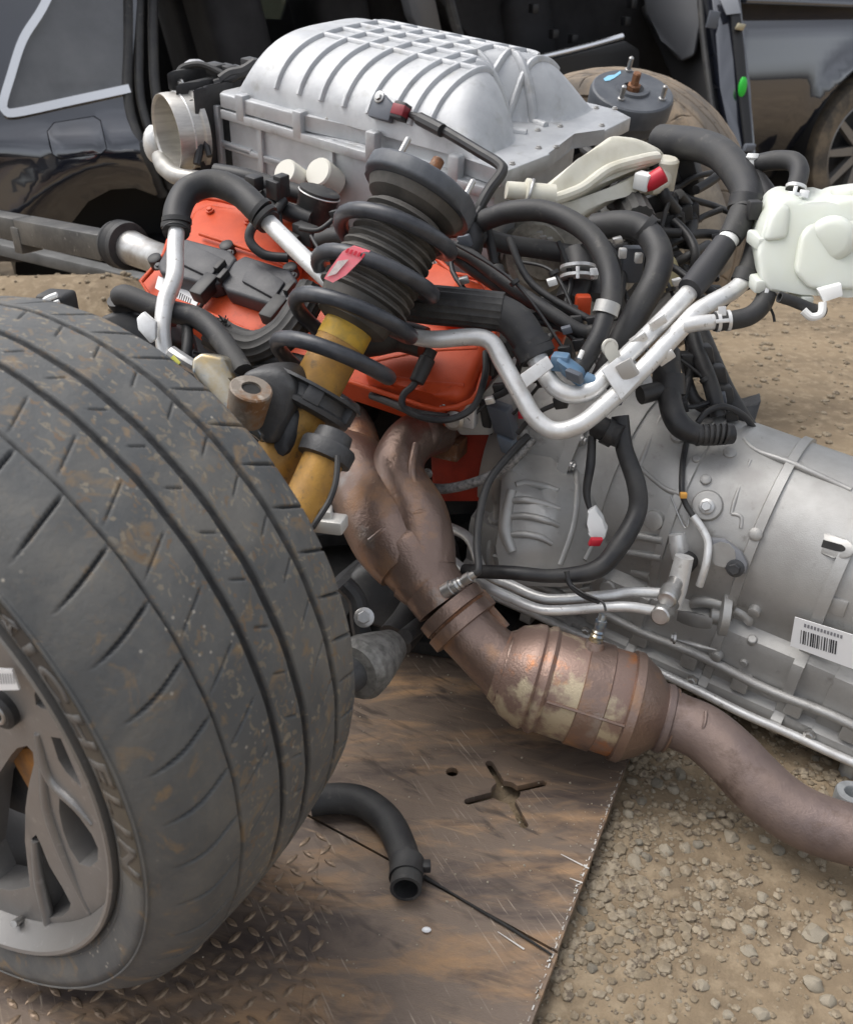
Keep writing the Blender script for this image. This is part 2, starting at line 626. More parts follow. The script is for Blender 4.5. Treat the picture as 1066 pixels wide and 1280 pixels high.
g = .0022
star = [(607, 951), (615, 948), (621, 957), (627, 971), (636, 975), (648, 976), (658, 981), (670, 975), (684, 974), (687, 980), (676, 985), (662, 990), (656, 997),
        (647, 1003), (653, 1016), (662, 1032), (659, 1039), (651, 1037), (645, 1022), (638, 1008), (624, 1010), (612, 1007), (606, 999), (594, 1005), (579, 1008), (576, 1001), (588, 996), (604, 991), (606, 983), (615, 976), (609, 963)]
sc_ = on_z(632, 990)
arms = []
for u, v in ((610, 951), (683, 978), (657, 1035), (580, 1003)):
    q = on_z(u, v) - sc_
    arms.append((math.atan2(q.y, q.x), q.length))
arms.sort()
star = []
RC, WA = .0215, .0062
for k, (a, L_) in enumerate(arms):
    a2 = arms[(k + 1) % 4][0] + (2 * math.pi if k == 3 else 0)
    ux, uy = math.cos(a), math.sin(a)
    r0_ = math.sqrt(RC * RC - WA * WA)
    star += [(sc_.x + ux * r0_ + uy * WA, sc_.y + uy * r0_ - ux * WA)]
    for t in np.linspace(-math.pi / 2, math.pi / 2, 7):
        w_ = WA * (1 + .12 * math.sin(k * 2 + t))
        star.append((sc_.x + ux * (L_ - WA + w_ * math.cos(t)) - uy * w_ * math.sin(t), sc_.y + uy * (L_ - WA + w_ * math.cos(t)) + ux * w_ * math.sin(t)))
    star += [(sc_.x + ux * r0_ - uy * WA, sc_.y + uy * r0_ + ux * WA)]
    da = math.asin(WA / RC)
    for t in np.linspace(a + da, a2 - da, 7)[1:-1]:
        star.append((sc_.x + RC * math.cos(t), sc_.y + RC * math.sin(t)))
hc = on_z(565, 965)
hole = arc_pts((hc.x, hc.y), .0095, 0, 2 * math.pi, 16)[:-1]
up = [edge_at(2.1), edge_at(J1.y + .9), J1 - ed * 0 + Vector((0, g, 0)), J0 + Vector((0, g, 0)), jl(-1.5) + Vector((0, g, 0)), Vector((-1.5, 2.1, 0))]
b = MB(); b.fill([xy(p) for p in up], [star, hole], flat3(0), .010, step=None)
b.build('smooth_plate', M['deck'], deck, 20, 'plate with star shaped cut-out')
lo = [J1 - Vector((0, g, 0)), J0 - Vector((-.0001, g, 0)), J0 + dd * 1.1 + Vector((.0001, 0, 0)), edge_at((J0 + dd * 1.1).y)]
b = MB(); b.fill([xy(p) for p in lo], [], flat3(0), .010)
b.build('smooth_plate', M['deck'], deck, 20, 'bare plate beside the gravel')
tr = [J0 - Vector((.0001, g, 0)), jl(-1.5) - Vector((0, g, 0)), Vector((-1.5, (J0 + dd * 1.1).y, 0)), J0 + dd * 1.1 - Vector((.0001, 0, 0))]
b = MB(); b.fill([xy(p) for p in tr], [], flat3(0), .010)
tread = b.build('tread_plate', M['deck'], deck, 20)
# raised lozenges of the tread plate
lug_me = None
n = 0
trp = [xy(p) for p in tr]
ca, sa = math.cos(.35), math.sin(.35)
cand = []
for i in range(-60, 60):
    for j in range(-60, 60):
        s = .0235
        a, bb = i * s, j * s
        x, y = J0.x + a * ca - bb * sa, J0.y - .3 + a * sa + bb * ca
        if y > jl(x).y - .015 or y < .3: continue
        if (Vector((x, y, 0)) - J0).cross(dd).z < -.022: continue
        r = Vector((x, y, 0)) - CAMP
        dep = r.y * CP - r.z * SP
        if dep < .1: continue
        u = CX + F * x / dep
        v = CY + F * (-r.y * SP - r.z * CP) / dep
        if -20 < u < 490 and 1010 < v < 1300 and v > np.interp(u, [0, 143, 232, 335, 400, 490], [1195, 1232, 1190, 1085, 1020, 980]): cand.append((x, y, (i + j) % 2))
print('lugs', len(cand))
random.shuffle(cand) if len(cand) > 300 else None
for x, y, o_ in cand:
    if lug_me is None:
        b = MB()
        prof = []
        for k in range(10):
            t = -1 + 2 * k / 9
            w = .0039 * (1 - abs(t) ** 2.2) + .0002
            h = .0022 * (1 - abs(t) ** 4) + .0001
            prof.append([Vector((t * .0112, -w, -.0005)), Vector((t * .0112, -w * .6, h)), Vector((t * .0112, w * .6, h)), Vector((t * .0112, w, -.0005))])
        b.loft(prof)
        lug_me = b.mesh('tread_lug', 60)
        lug_me.materials.append(M['deck_tread'])
    o = bpy.data.objects.new('tread_lug', lug_me)
    o.parent = tread
    o.matrix_parent_inverse = Matrix.Identity(4)
    o.location = (x, y, 0)
    o.rotation_euler = (0, 0, .35 + .55 + (math.pi / 2 if o_ else 0))
    link(o)
    n += 1
    if n >= 300: break

# scraped white paint along the cut edge of the plates, and a few chips on them
b = MB()
for k in range(80):
    t = random.random() ** .8
    p = edge_at(on_z(661, 1278).y + (on_z(770, 990).y - on_z(661, 1278).y) * t)
    w = random.uniform(.0005, .0017)
    q = p + Vector((-random.uniform(.0006, .0045), 0, .0018))
    b.poly([q + Vector((random.uniform(-w, w), random.uniform(-w * 1.6, w * 1.6), 0)) for _ in range(1)] + [q + Vector((w, w * .4, 0)), q + Vector((-w * .2, w * 1.3, 0)), q + Vector((-w, -w * .5, 0))])
for k in range(0, 60, 2):
    p, q = (edge_at(on_z(661, 1278).y + (on_z(780, 960).y - on_z(661, 1278).y) * t) + Vector((-.0012, 0, .0017)) for t in (k / 60, (k + .9) / 60))
    w = Vector((random.uniform(.0002, .0011), 0, 0))
    b.poly([p - w, q - w, q + w, p + w])
for (u0, v0, u1, v1) in [(701, 1068, 728, 1082), (728, 1082, 736, 1086), (712, 1098, 728, 1104), (622, 1165, 655, 1187)]:
    p, q = on_z(u0, v0, .0016), on_z(u1, v1, .0016)
    w = (q - p).cross(Vector((0, 0, 1))).normalized() * .0012
    b.poly([p - w * .4, q - w, q + w, p + w * .4])
o = b.build('paint_scrapes', mat('chalky_paint', (.62, .60, .56), .8), deck)
o['kind'] = 'stuff'
b = MB()
c = on_z(533, 1164, .001)
b.blob(c + Vector((0, 0, .002)), (.006, .004, .003), 6)
tag(b.build('paper_scrap', M['paper']), 'tiny white scrap lying on the brown deck plate below the loose hose', 'scrap')

# ------------------------------------------------------------------ stones in the soil
deckpoly = [xy(edge_at(2.1)), xy(edge_at(0)), (-1.5, 0), (-1.5, 2.1)]
smat = [mat('stone_tan', (.28, .24, .18), .85, col2=(.36, .31, .235), scale=40, bump=.4, bscale=160),
        mat('stone_grey', (.24, .215, .17), .85, col2=(.19, .165, .125), scale=40, bump=.4, bscale=160),
        mat('stone_pale', (.38, .335, .26), .8, col2=(.25, .21, .155), scale=40, bump=.4, bscale=160)]
stone_me = []
for k in range(10):
    bm = bmesh.new()
    bmesh.ops.create_icosphere(bm, subdivisions=2, radius=1)
    off = random.uniform(0, 50)
    sc = Vector((1, random.uniform(.65, .95), random.uniform(.5, .75)))
    for v in bm.verts:
        c = v.co.copy()
        f = 1 + .42 * noise.noise(c * 1.1 + Vector((off, 0, 0))) + .12 * noise.noise(c * 2.3 + Vector((0, off, 0)))
        v.co = Vector((c.x * sc.x, c.y * sc.y, c.z * sc.z)) * f
    me = bpy.data.meshes.new('stone')
    bm.to_mesh(me); bm.free()
    me.polygons.foreach_set('use_smooth', [True] * len(me.polygons))
    me.set_sharp_from_angle(angle=math.radians(38))
    me.materials.append(smat[k % 3])
    stone_me.append(me)


def gravel_density(x, y):
    e = edge_at(y)
    d = x - e.x
    return math.exp(-max(d, 0) / .14) * 1.0 + .22 + (.3 if y > 1.15 else 0)


placed = []
tries = 0
special = [(809, 449, 26, 0)]
big = [(300, 497, 34), (290, 680, 22), (478, 443, 26), (310, 460, 20), (438, 238, 26), (570, 575, 25), (930, 745, 50), (118, 672, 24), (463, 187, 26), (805, 449, 27), (866, 525, 18),
       (520, 655, 20), (318, 905, 24), (537, 937, 28), (390, 885, 20), (980, 985, 32), (410, 455, 34), (324, 275, 30), (566, 325, 22), (317, 430, 18), (410, 190, 20), (550, 490, 16), (405, 540, 24), (320, 575, 26),
       (625, 1040, 24), (700, 740, 30), (700, 810, 34), (640, 660, 18), (345, 480, 24), (525, 430, 24), (160, 615, 20), (895, 460, 20), (1040, 640, 26), (640, 400, 30), (750, 620, 26), (930, 930, 40), (745, 1040, 34)]
for (zu, zv, s) in big:
    u, v = 686 + zu / 2.805, 900 + zv / 2.805
    p = on_z(u, v, -.03)
    dep = (p - CAMP).y * CP - (p - CAMP).z * SP
    placed.append((p.x, p.y, px(s / 2.805, dep) * .95))
while len(placed) < 300 and tries < 20000:
    tries += 1
    x, y = random.uniform(.02, 1.35), random.uniform(.5, 1.95)
    e = edge_at(y)
    if x < e.x + .006: continue
    if random.random() > gravel_density(x, y): continue
    r = .0035 + .0085 * random.random() ** 2.2
    if any((x - a) ** 2 + (y - c) ** 2 < ((r + q) * .8) ** 2 for a, c, q in placed): continue
    placed.append((x, y, r))
for k, (x, y, r) in enumerate(placed):
    o = bpy.data.objects.new('stone', stone_me[k % 10] if k >= len(big) else stone_me[(k * 3) % 10])
    o.parent = ground
    o.location = (x, y, gz(x, y) + r * random.uniform(-.12, .22))
    o.scale = (r, r, r)
    o.rotation_euler = (random.uniform(-.3, .3), random.uniform(-.3, .3), random.uniform(0, 6.28))
    link(o)
# the finer gravel nobody could count
base = []
for k in range(6):
    bm = bmesh.new()
    bmesh.ops.create_icosphere(bm, subdivisions=1, radius=1)
    for v in bm.verts: v.co *= 1 + .35 * noise.noise(v.co * 1.1 + Vector((k * 9.1, 0, 0)))
    bm.verts.index_update()
    base.append((np.array([v.co[:] for v in bm.verts]), [[v.index for v in f.verts] for f in bm.faces]))
    bm.free()
VV, FF, nb = [], [], 0
cnt = 0
while cnt < 19500:
    far = cnt < 4500
    near_edge = cnt > 15000
    if far:
        x, y = random.uniform(.3, 3.0), random.uniform(1.6, 4.2)
        if random.random() < .5: x = -x
        r = .004 + .010 * random.random() ** 3
    else:
        x, y = random.uniform(.0, 1.4), random.uniform(.45, 1.95)
        if random.random() > gravel_density(x, y) * 1.1: continue
        r = .0014 + .0062 * random.random() ** 2.6
    if near_edge:
        y = random.uniform(.75, 1.75)
        x = edge_at(y).x + .004 + .34 * random.random() ** 1.6
        if noise.noise((x * 9, y * 9, 4.0)) + .25 * noise.noise((x * 26, y * 26, 1.0)) < random.uniform(-.25, .25): cnt += 1; continue
        r = .0022 + .0085 * random.random() ** 2.6
    if y < 2.1 and x < edge_at(y).x + .003: continue
    cv, cf = base[cnt % 6]
    a = random.uniform(0, 6.28)
    R = np.array([[math.cos(a), -math.sin(a), 0], [math.sin(a), math.cos(a), 0], [0, 0, .7]])
    VV.append(cv @ R.T * r + np.array([x, y, gz(x, y) + r * .1]))
    FF.extend([[i + nb for i in f] for f in cf])
    nb += len(cv)
    cnt += 1
me = bpy.data.meshes.new('gravel')
me.from_pydata(np.concatenate(VV).tolist(), [], FF)
me.polygons.foreach_set('use_smooth', [True] * len(me.polygons))
me.polygons.foreach_set('use_smooth', [False] * len(me.polygons))
me.materials.append(mat('fine_gravel', (.225, .180, .122), .9, col2=(.33, .275, .20), scale=50, lo=.45, hi=.6, col3=(.14, .11, .08), scale3=70, lo3=.55, hi3=.62))
o = link(bpy.data.objects.new('gravel', me))
tag(o, 'fine brown gravel scattered over the sandy soil', 'gravel', None, 'stuff')

# grit blown and trodden onto the deck
VV, FF, nb = [], [], 0
for k in range(900):
    t = random.random()
    y = random.uniform(.45, 1.75)
    e = edge_at(y)
    x = e.x - (random.random() ** 2.2) * 1.0
    r = .0006 + .0016 * random.random() ** 3
    cv, cf = base[k % 6]
    VV.append(cv * np.array([1, 1, .7]) * r + np.array([x, y, r * .3])); FF.extend([[i + nb for i in f] for f in cf]); nb += len(cv)
me = bpy.data.meshes.new('grit')
me.from_pydata(np.concatenate(VV).tolist(), [], FF)
me.materials.append(smat[0])
o = link(bpy.data.objects.new('grit', me))
tag(o, 'scattered sandy grit lying on the rust brown deck', 'grit', None, 'stuff')
# ------------------------------------------------------------------ wheels
W_C = Vector((-.470, .862, CAMZ - .659))
W_A = Vector((-.4584, -.8887, 0)).normalized()
W_T = Vector((0, 0, 1)).cross(W_A)          # horizontal tangent


def tyre_material():
    m = mat('worn_tyre_rubber', (.082, .085, .086), .62, col2=(.150, .143, .128), scale=7, lo=.42, hi=.68, col3=(.21, .145, .08), scale3=30, lo3=.57, hi3=.70, stretch=(1, 1, 1), bump=.35, bscale=150, detail=9, distort=.6)
    nt = m.node_tree
    N, L = nt.nodes, nt.links
    bs = N['Principled BSDF']
    src = bs.inputs['Base Color'].links[0].from_socket
    tc = N.new('ShaderNodeTexCoord')
    # pale specks of grit
    vo = N.new('ShaderNodeTexVoronoi'); vo.inputs['Scale'].default_value = 95
    L.new(tc.outputs['Object'], vo.inputs['Vector'])
    r = N.new('ShaderNodeMapRange'); r.inputs['From Min'].default_value = .10; r.inputs['From Max'].default_value = .19; r.inputs['To Min'].default_value = 1; r.inputs['To Max'].default_value = 0
    L.new(vo.outputs['Distance'], r.inputs['Value'])
    nz = N.new('ShaderNodeTexNoise'); nz.inputs['Scale'].default_value = 13
    L.new(tc.outputs['Object'], nz.inputs['Vector'])
    r2 = N.new('ShaderNodeMapRange'); r2.inputs['From Min'].default_value = .53; r2.inputs['From Max'].default_value = .66
    L.new(nz.outputs['Fac'], r2.inputs['Value'])
    mu = N.new('ShaderNodeMath'); mu.operation = 'MULTIPLY'
    L.new(r.outputs['Result'], mu.inputs[0]); L.new(r2.outputs['Result'], mu.inputs[1])
    mx = N.new('ShaderNodeMix'); mx.data_type = 'RGBA'
    L.new(mu.outputs[0], mx.inputs[0]); L.new(src, mx.inputs[6]); mx.inputs[7].default_value = (.36, .33, .28, 1)
    # leaf shaped mud flakes on the tread
    mp = N.new('ShaderNodeMapping'); mp.inputs['Scale'].default_value = (1.9, .8, 1.3); mp.inputs['Rotation'].default_value = (.6, .3, .9)
    dn = N.new('ShaderNodeTexNoise'); dn.inputs['Scale'].default_value = 60; dn.inputs['Detail'].default_value = 3
    L.new(tc.outputs['Object'], dn.inputs['Vector'])
    vm = N.new('ShaderNodeVectorMath'); vm.operation = 'SCALE'; vm.inputs['Scale'].default_value = .035
    L.new(dn.outputs['Color'], vm.inputs[0])
    va = N.new('ShaderNodeVectorMath'); va.operation = 'ADD'
    L.new(tc.outputs['Object'], va.inputs[0]); L.new(vm.outputs[0], va.inputs[1])
    L.new(va.outputs[0], mp.inputs['Vector'])
    v2 = N.new('ShaderNodeTexVoronoi'); v2.inputs['Scale'].default_value = 80; v2.inputs['Randomness'].default_value = 1
    L.new(mp.outputs['Vector'], v2.inputs['Vector'])
    r3 = N.new('ShaderNodeMapRange'); r3.inputs['From Min'].default_value = .34; r3.inputs['From Max'].default_value = .46; r3.inputs['To Min'].default_value = .62; r3.inputs['To Max'].default_value = 0
    L.new(v2.outputs['Distance'], r3.inputs['Value'])
    sp = N.new('ShaderNodeSeparateColor'); L.new(v2.outputs['Color'], sp.inputs[0])
    g1 = N.new('ShaderNodeMath'); g1.operation = 'GREATER_THAN'; g1.inputs[1].default_value = .45
    L.new(sp.outputs[0], g1.inputs[0])
    m2 = N.new('ShaderNodeMath'); m2.operation = 'MULTIPLY'
    L.new(r3.outputs['Result'], m2.inputs[0]); L.new(g1.outputs[0], m2.inputs[1])
    at_ = N.new('ShaderNodeAttribute'); at_.attribute_name = 'tread'
    m3 = N.new('ShaderNodeMath'); m3.operation = 'MULTIPLY'
    L.new(m2.outputs[0], m3.inputs[0]); L.new(at_.outputs['Fac'], m3.inputs[1])
    cr = N.new('ShaderNodeValToRGB')
    cr.color_ramp.elements[0].color = (.17, .098, .045, 1); cr.color_ramp.elements[1].color = (.28, .235, .165, 1)
    e = cr.color_ramp.elements.new(.5); e.color = (.20, .165, .115, 1)
    L.new(sp.outputs[1], cr.inputs[0])
    mx2 = N.new('ShaderNodeMix'); mx2.data_type = 'RGBA'
    L.new(m3.outputs[0], mx2.inputs[0]); L.new(mx.outputs[2], mx2.inputs[6]); L.new(cr.outputs[0], mx2.inputs[7])
    ga = N.new('ShaderNodeAttribute'); ga.attribute_name = 'groove'
    mx3 = N.new('ShaderNodeMix'); mx3.data_type = 'RGBA'
    L.new(ga.outputs['Fac'], mx3.inputs[0]); L.new(mx2.outputs[2], mx3.inputs[6]); mx3.inputs[7].default_value = (.042, .043, .045, 1)      # darker colour where the tread is cut deeper
    L.new(mx3.outputs[2], bs.inputs['Base Color'])
    return m


M['tyre'] = tyre_material()
M['sidewall_text'] = mat('sidewall_lettering', (.105, .102, .098), .6, col2=(.12, .102, .08), scale=9)
M['sidewall_band'] = mat('sidewall_band', (.040, .037, .034), .6, col2=(.10, .085, .062), scale=7, lo=.45, hi=.62)
GROOVES = [(.0708, .0018, .008), (.0083, .0042, .010), (-.0359, .0046, .010), (-.0986, .0042, .010)]


def tyre_radius(w):
    a = abs(w)
    r = .3785 - .006 * (a / .1) ** 2
    k = .095 if w > 0 else .142
    if a > k:
        t = min((a - k) / ((.148 if w > 0 else .176) - k), 1)
        r -= .034 * t ** (2.4 if w > 0 else 2.0)
    return r


def build_tyre(parent):
    nt = 1500
    prof = []
    # inner bead -> inner sidewall -> tread -> outer sidewall -> outer bead
    side = [(.128, .283), (.137, .287), (.1415, .293), (.1450, .302), (.1480, .312), (.1495, .322), (.1495, .332)]
    for w, r in side: prof.append((-w - .027, r, 0))
    for w in np.linspace(-.1765, -.09, 54): prof.append((w, tyre_radius(w), 1))
    for w in np.linspace(-.09, .09, 150)[1:-1]: prof.append((w, tyre_radius(w), 1))
    for w in np.linspace(.09, .148, 34): prof.append((w, tyre_radius(w), 1))
    # rim protector rib then letters band
    for w, r in reversed(side): prof.append((w, r, 0))
    w = np.array([p[0] for p in prof]); r = np.array([p[1] for p in prof]); tr_ = np.array([p[2] for p in prof], float)
    th = np.linspace(0, 2 * np.pi, nt, endpoint=False)
    Wd = np.repeat(w[None, :], nt, 0); R = np.repeat(r[None, :], nt, 0); T = np.repeat(th[:, None], len(w), 1)
    dep = np.zeros_like(R)
    for gw, hw, gd in GROOVES:
        x = np.clip((np.abs(Wd - gw - .00015 * np.sin(T * 90)) / hw), 0, 2)
        dep = np.maximum(dep, gd * np.clip(2.6 - x * 2.2, 0, 1))
    pitch = 2 * np.pi / 40
    jit = 0.12 * np.sin(T * 7)

    def cuts(w0, w1, slope, half, depth, n, phase=0.0, taper=True):
        nonlocal dep
        P = 2 * np.pi / n
        ph = T + slope * (Wd - w0) / .37 + phase + jit * P * .12
        x = (np.mod(ph + P / 2, P) - P / 2) * .37
        m = np.clip((Wd - w0) / (abs(w1 - w0) * .12), 0, 1) * np.clip((w1 - Wd) / (abs(w1 - w0) * .3), 0, 1)
        h = half * (.35 + .65 * m) if taper else half
        dep = np.maximum(dep, depth * m * np.clip(1.5 - np.abs(x) / h, 0, 1))
    cuts(.0725, .137, .34, .0014, .007, 42)                 # outer shoulder slits
    cuts(.020, .0690, .55, .0008, .003, 42, .04)            # fine sipes beside the thin groove
    cuts(-.026, -.006, -.5, .0009, .003, 48, .02)
    cuts(-.094, -.066, .6, .0009, .003, 50, .03)
    cuts(-.168, -.1030, -.4, .0013, .006, 46, .01)          # inner shoulder
    R = R - dep
    # faint wear waves
    R = R + .0004 * np.sin(T * 31 + Wd * 60)
    X = Wd; Y = R * np.cos(T); Z = R * np.sin(T)
    co = np.stack([X, Y, Z], 2).reshape(-1, 3)
    n = len(w)
    i = np.arange(nt)[:, None]; j = np.arange(n - 1)[None, :]
    a = (i * n + j); b2 = (i * n + j + 1); c = (((i + 1) % nt) * n + j + 1); d = (((i + 1) % nt) * n + j)
    faces = np.stack([a + 0 * j, b2 + 0 * j, c + 0 * j, d + 0 * j], 2).reshape(-1, 4)
    me = bpy.data.meshes.new('tyre')
    me.vertices.add(len(co)); me.vertices.foreach_set('co', co.ravel().astype('f'))
    me.loops.add(faces.size); me.loops.foreach_set('vertex_index', faces.ravel().astype('i'))
    me.polygons.add(len(faces)); me.polygons.foreach_set('loop_start', np.arange(0, faces.size, 4, dtype='i'))
    me.polygons.foreach_set('use_smooth', [True] * len(faces))
    me.update(); me.validate()
    at_ = me.attributes.new('tread', 'FLOAT', 'POINT')
    tw = np.where((Wd < .145) & (Wd > -.172), tr_[None, :] * np.clip((.085 - Wd) / .03, .12, 1), .05)
    at_.data.foreach_set('value', tw.ravel().astype('f'))
    gv = me.attributes.new('groove', 'FLOAT', 'POINT')
    gv.data.foreach_set('value', np.clip(dep / .005, 0, 1).ravel().astype('f'))
    me.materials.append(M['tyre'])
    o = bpy.data.objects.new('tyre', me)
    o.parent = parent
    return link(o)


def local_build(b, name, m, parent, angle=35, label=None):
    me = b.mesh(name, angle)
    me.materials.append(m)
    o = bpy.data.objects.new(name, me)
    o.parent = parent
    link(o)
    if label: o['label'] = label
    return o


def wheel_plane(u, v, w):
    """(tangent, up) coordinates on the wheel's own plane w metres out from its centre"""
    p = on_plane(u, v, W_C + W_A * w, W_A) - W_C
    return (p.dot(W_T), p.z)


def build_wheel():
    t = thing('wheel', 'wide worn tyre on a grey spoked wheel, standing nearest on the steel deck', 'wheel', W_C, 'front wheels of the drivetrain')
    t.rotation_euler = Matrix((W_A, W_T, Vector((0, 0, 1)))).transposed().to_euler()
    tyre = build_tyre(t)
    # lettering band: dark ring with raised characters
    b = MB()
    sec = 120
    a0, a1 = math.radians(8), math.radians(82)
    rings = []
    TX = []

    def side_w(r):
        xs = [.283, .287, .293, .302, .312, .322, .332, .345]
        ws = [.128, .137, .1415, .145, .148, .1495, .1495, .1478]
        return float(np.interp(r, xs, ws))
    font = bpy.data.curves.new('lettering', 'FONT')
    font.body = 'MICHELIN'
    font.size = .034
    font.shear = 0
    font.space_character = 1.30
    font.offset = .0011
    font.extrude = .0
    fo = bpy.data.objects.new('lettering', font)
    COL.objects.link(fo)
    dg = bpy.context.evaluated_depsgraph_get()
    tm = bpy.data.meshes.new_from_object(fo.evaluated_get(dg))
    bpy.data.objects.remove(fo)
    bmt = bmesh.new(); bmt.from_mesh(tm)
    bmesh.ops.triangulate(bmt, faces=bmt.faces[:])
    bmesh.ops.subdivide_edges(bmt, edges=[e for e in bmt.edges if e.calc_length() > .006], cuts=2, use_grid_fill=False)
    xs = [v.co.x for v in bmt.verts]
    x0 = min(xs)
    A0 = LETTER_A0
    for v in bmt.verts:
        r = .3005 + v.co.y * 1.02
        a = A0 - (v.co.x - x0) / .318 * LETTER_STRETCH
        v.co = Vector((side_w(r) + .0011, r * math.cos(a), r * math.sin(a)))
    ext = bmesh.ops.extrude_face_region(bmt, geom=bmt.faces[:])
    for el in ext['geom']:
        if isinstance(el, bmesh.types.BMVert): el.co.x -= .0016
    me = bpy.data.meshes.new('lettering')
    bmesh.ops.recalc_face_normals(bmt, faces=bmt.faces[:])
    bmt.to_mesh(me); bmt.free()
    me.materials.append(M['sidewall_text'])
    o = bpy.data.objects.new('lettering', me); o.parent = tyre; link(o)
    b = MB()
    span = (max(xs) - x0) / .318 * LETTER_STRETCH
    rings = []
    for k in range(91):
        a = A0 + .03 - (span + .06) * k / 90
        rings.append([Vector((side_w(r) + e, r * math.cos(a), r * math.sin(a))) for r, e in ((.2985, -.001), (.2985, .0004), (.306, .0004), (.3135, .0004), (.321, .0004), (.3275, .0004), (.3275, -.001))])
    b.loft(rings)
    local_build(b, 'lettering_band', M['sidewall_band'], tyre)
    for rr in (.2965, .3315):
        b = MB(); b.ring(Vector((side_w(rr) - .0004, 0, 0)), Vector((1, 0, 0)), rr, .0014, 160, 8)
        local_build(b, 'sidewall_rib', M['tyre'], tyre)
    # rim: lip, barrel, face with the openings seen between its spokes
    b = MB()
    X = Vector((1, 0, 0)); O = Vector((0, 0, 0))
    b.lathe(O, X, [(.118, .285), (.140, .2895), (.1475, .2895), (.1490, .287), (.1475, .2835), (.128, .276), (.085, .262), (.0, .255), (-.14, .262), (-.164, .283), (-.169, .283), (-.164, .277), (-.12, .258), (0, .250), (.08, .256), (.118, .281)], 120, ref=Vector((0, 0, 1)), cap=False)
    b.bm.verts.ensure_lookup_table()
    rim = local_build(b, 'rim', M['rim'], t, 40)
    wf = .118
    openings = [[(37, 873), (41, 864), (50, 882), (53, 890), (45, 890), (38, 886)],
                [(57, 927), (71, 927), (82, 952), (93, 975), (99, 989), (91, 983), (76, 970), (66, 956)],
                [(66, 1004), (78, 1012), (95, 1027), (112, 1046), (121, 1062), (121, 1078), (110, 1086), (96, 1083), (82, 1066), (72, 1045), (66, 1022)],
                [(31, 1056), (36, 1052), (42, 1062), (56, 1088), (75, 1112), (88, 1130), (86, 1138), (78, 1146), (70, 1160), (66, 1166), (52, 1142), (40, 1110), (32, 1080)],
                [(0, 955), (8, 946), (22, 942), (30, 950), (31, 964), (24, 990), (20, 1020), (22, 1060), (30, 1096), (34, 1112), (10, 1116), (-12, 1110), (-30, 1080), (-30, 1000)]]
    hol = [[wheel_plane(u, v, wf) for u, v in op] for op in openings]
    extra = []
    for k in range(1, 5):
        for op in hol[1:4]:
            extra.append([(p[0] * math.cos(k * 1.2566) - p[1] * math.sin(k * 1.2566), p[0] * math.sin(k * 1.2566) + p[1] * math.cos(k * 1.2566)) for p in op])
    allh = []

    def clash(op):
        c = (sum(p[0] for p in op) / len(op), sum(p[1] for p in op) / len(op))
        return any(math.hypot(c[0] - sum(p[0] for p in q) / len(q), c[1] - sum(p[1] for p in q) / len(q)) < .062 for q in hol)
    allh = hol + [op for op in extra if not clash(op) and max(math.hypot(*p) for p in op) < .26]
    outer = arc_pts((0, 0), .2725, 0, 2 * math.pi, 96)[:-1]
    good = []
    for op in allh:
        if max(math.hypot(*p) for p in op) < .268: good.append(op)
        else:
            good.append([(p[0] * min(1, .266 / math.hypot(*p)), p[1] * min(1, .266 / math.hypot(*p))) for p in op])
    b = MB()

    def to3(x, y, d):
        r = math.hypot(x, y)
        dish = .018 * max(0, 1 - (r / .255) ** 2)
        return Vector((wf - dish - d, x, y))
    b.fill(outer, good, to3, .035, step=.02)
    bm = b.bm
    es = [e for e in bm.edges if len(e.link_faces) == 2 and e.calc_face_angle(0) > .8 and e.verts[0].co.x > wf - .03 and e.verts[1].co.x > wf - .03]
    bmesh.ops.bevel(bm, geom=es, offset=.004, segments=3, profile=.5, affect='EDGES', clamp_overlap=True)
    local_build(b, 'spoke_face', M['rim'], t, 40)
    # bright machined edges along the spokes seen in the picture
    for path in ([(43, 968), (48, 1010), (58, 1040), (80, 1085), (112, 1143)], [(37, 925), (48, 968), (62, 990), (90, 1012), (112, 1034)], [(34, 1060), (46, 1110), (68, 1180)]):
        b = MB()
        pts = []
        for u, v in path:
            q = wheel_plane(u, v, wf)
            r = math.hypot(*q)
            pts.append(Vector((wf - .018 * max(0, 1 - (r / .255) ** 2) - .001, q[0], q[1])))
        b.tube(pts, [.004, .0065, .007, .006, .003][:len(pts)], 8, smooth=6)
        local_build(b, 'spoke_ridge', M['rim'], t, 60)
    # behind the spokes: disc, caliper, hub
    b = MB(); b.lathe(O, X, [(.02, .06), (.02, .19), (.05, .19), (.05, .06)], 64)
    local_build(b, 'brake_disc', M['black_iron'], t)
    q = wheel_plane(88, 960, .06)
    b = MB(); b.box(Vector((.055, q[0], q[1])), Vector((.03, 0, 0)), Vector((0, .05, .02)), Vector((0, -.016, .04)), .008)
    local_build(b, 'brake_caliper', mat('caliper_gold', (.42, .18, .03), .45, .2, col2=(.2, .1, .04), scale=30), t)
    b = MB(); b.lathe(Vector((.0, 0, 0)), X, [(0, .05), (.095, .05), (.098, .045)], 24)
    local_build(b, 'hub', M['black_iron'], t)
    q = wheel_plane(22, 1144, .13)
    q2 = wheel_plane(42, 1138, .10)
    b = MB(); b.lathe(Vector((.105, q2[0], q2[1])), (Vector((.16, q[0], q[1])) - Vector((.105, q2[0], q2[1]))), [(0, .006), (.012, .006), (.013, .0045), (.03, .0045), (.034, .004)], 16)
    local_build(b, 'valve_stem', M['steel'], t)
    b = MB()
    qs = [wheel_plane(u, v, .124) for u, v in ((-14, 834), (17, 836), (26, 861), (-10, 862))]
    b.prism([Vector((.124, a, c)) for a, c in qs], Vector((.002, 0, 0)))
    st = local_build(b, 'paper_sticker', M['paper'], t)
    b = MB()
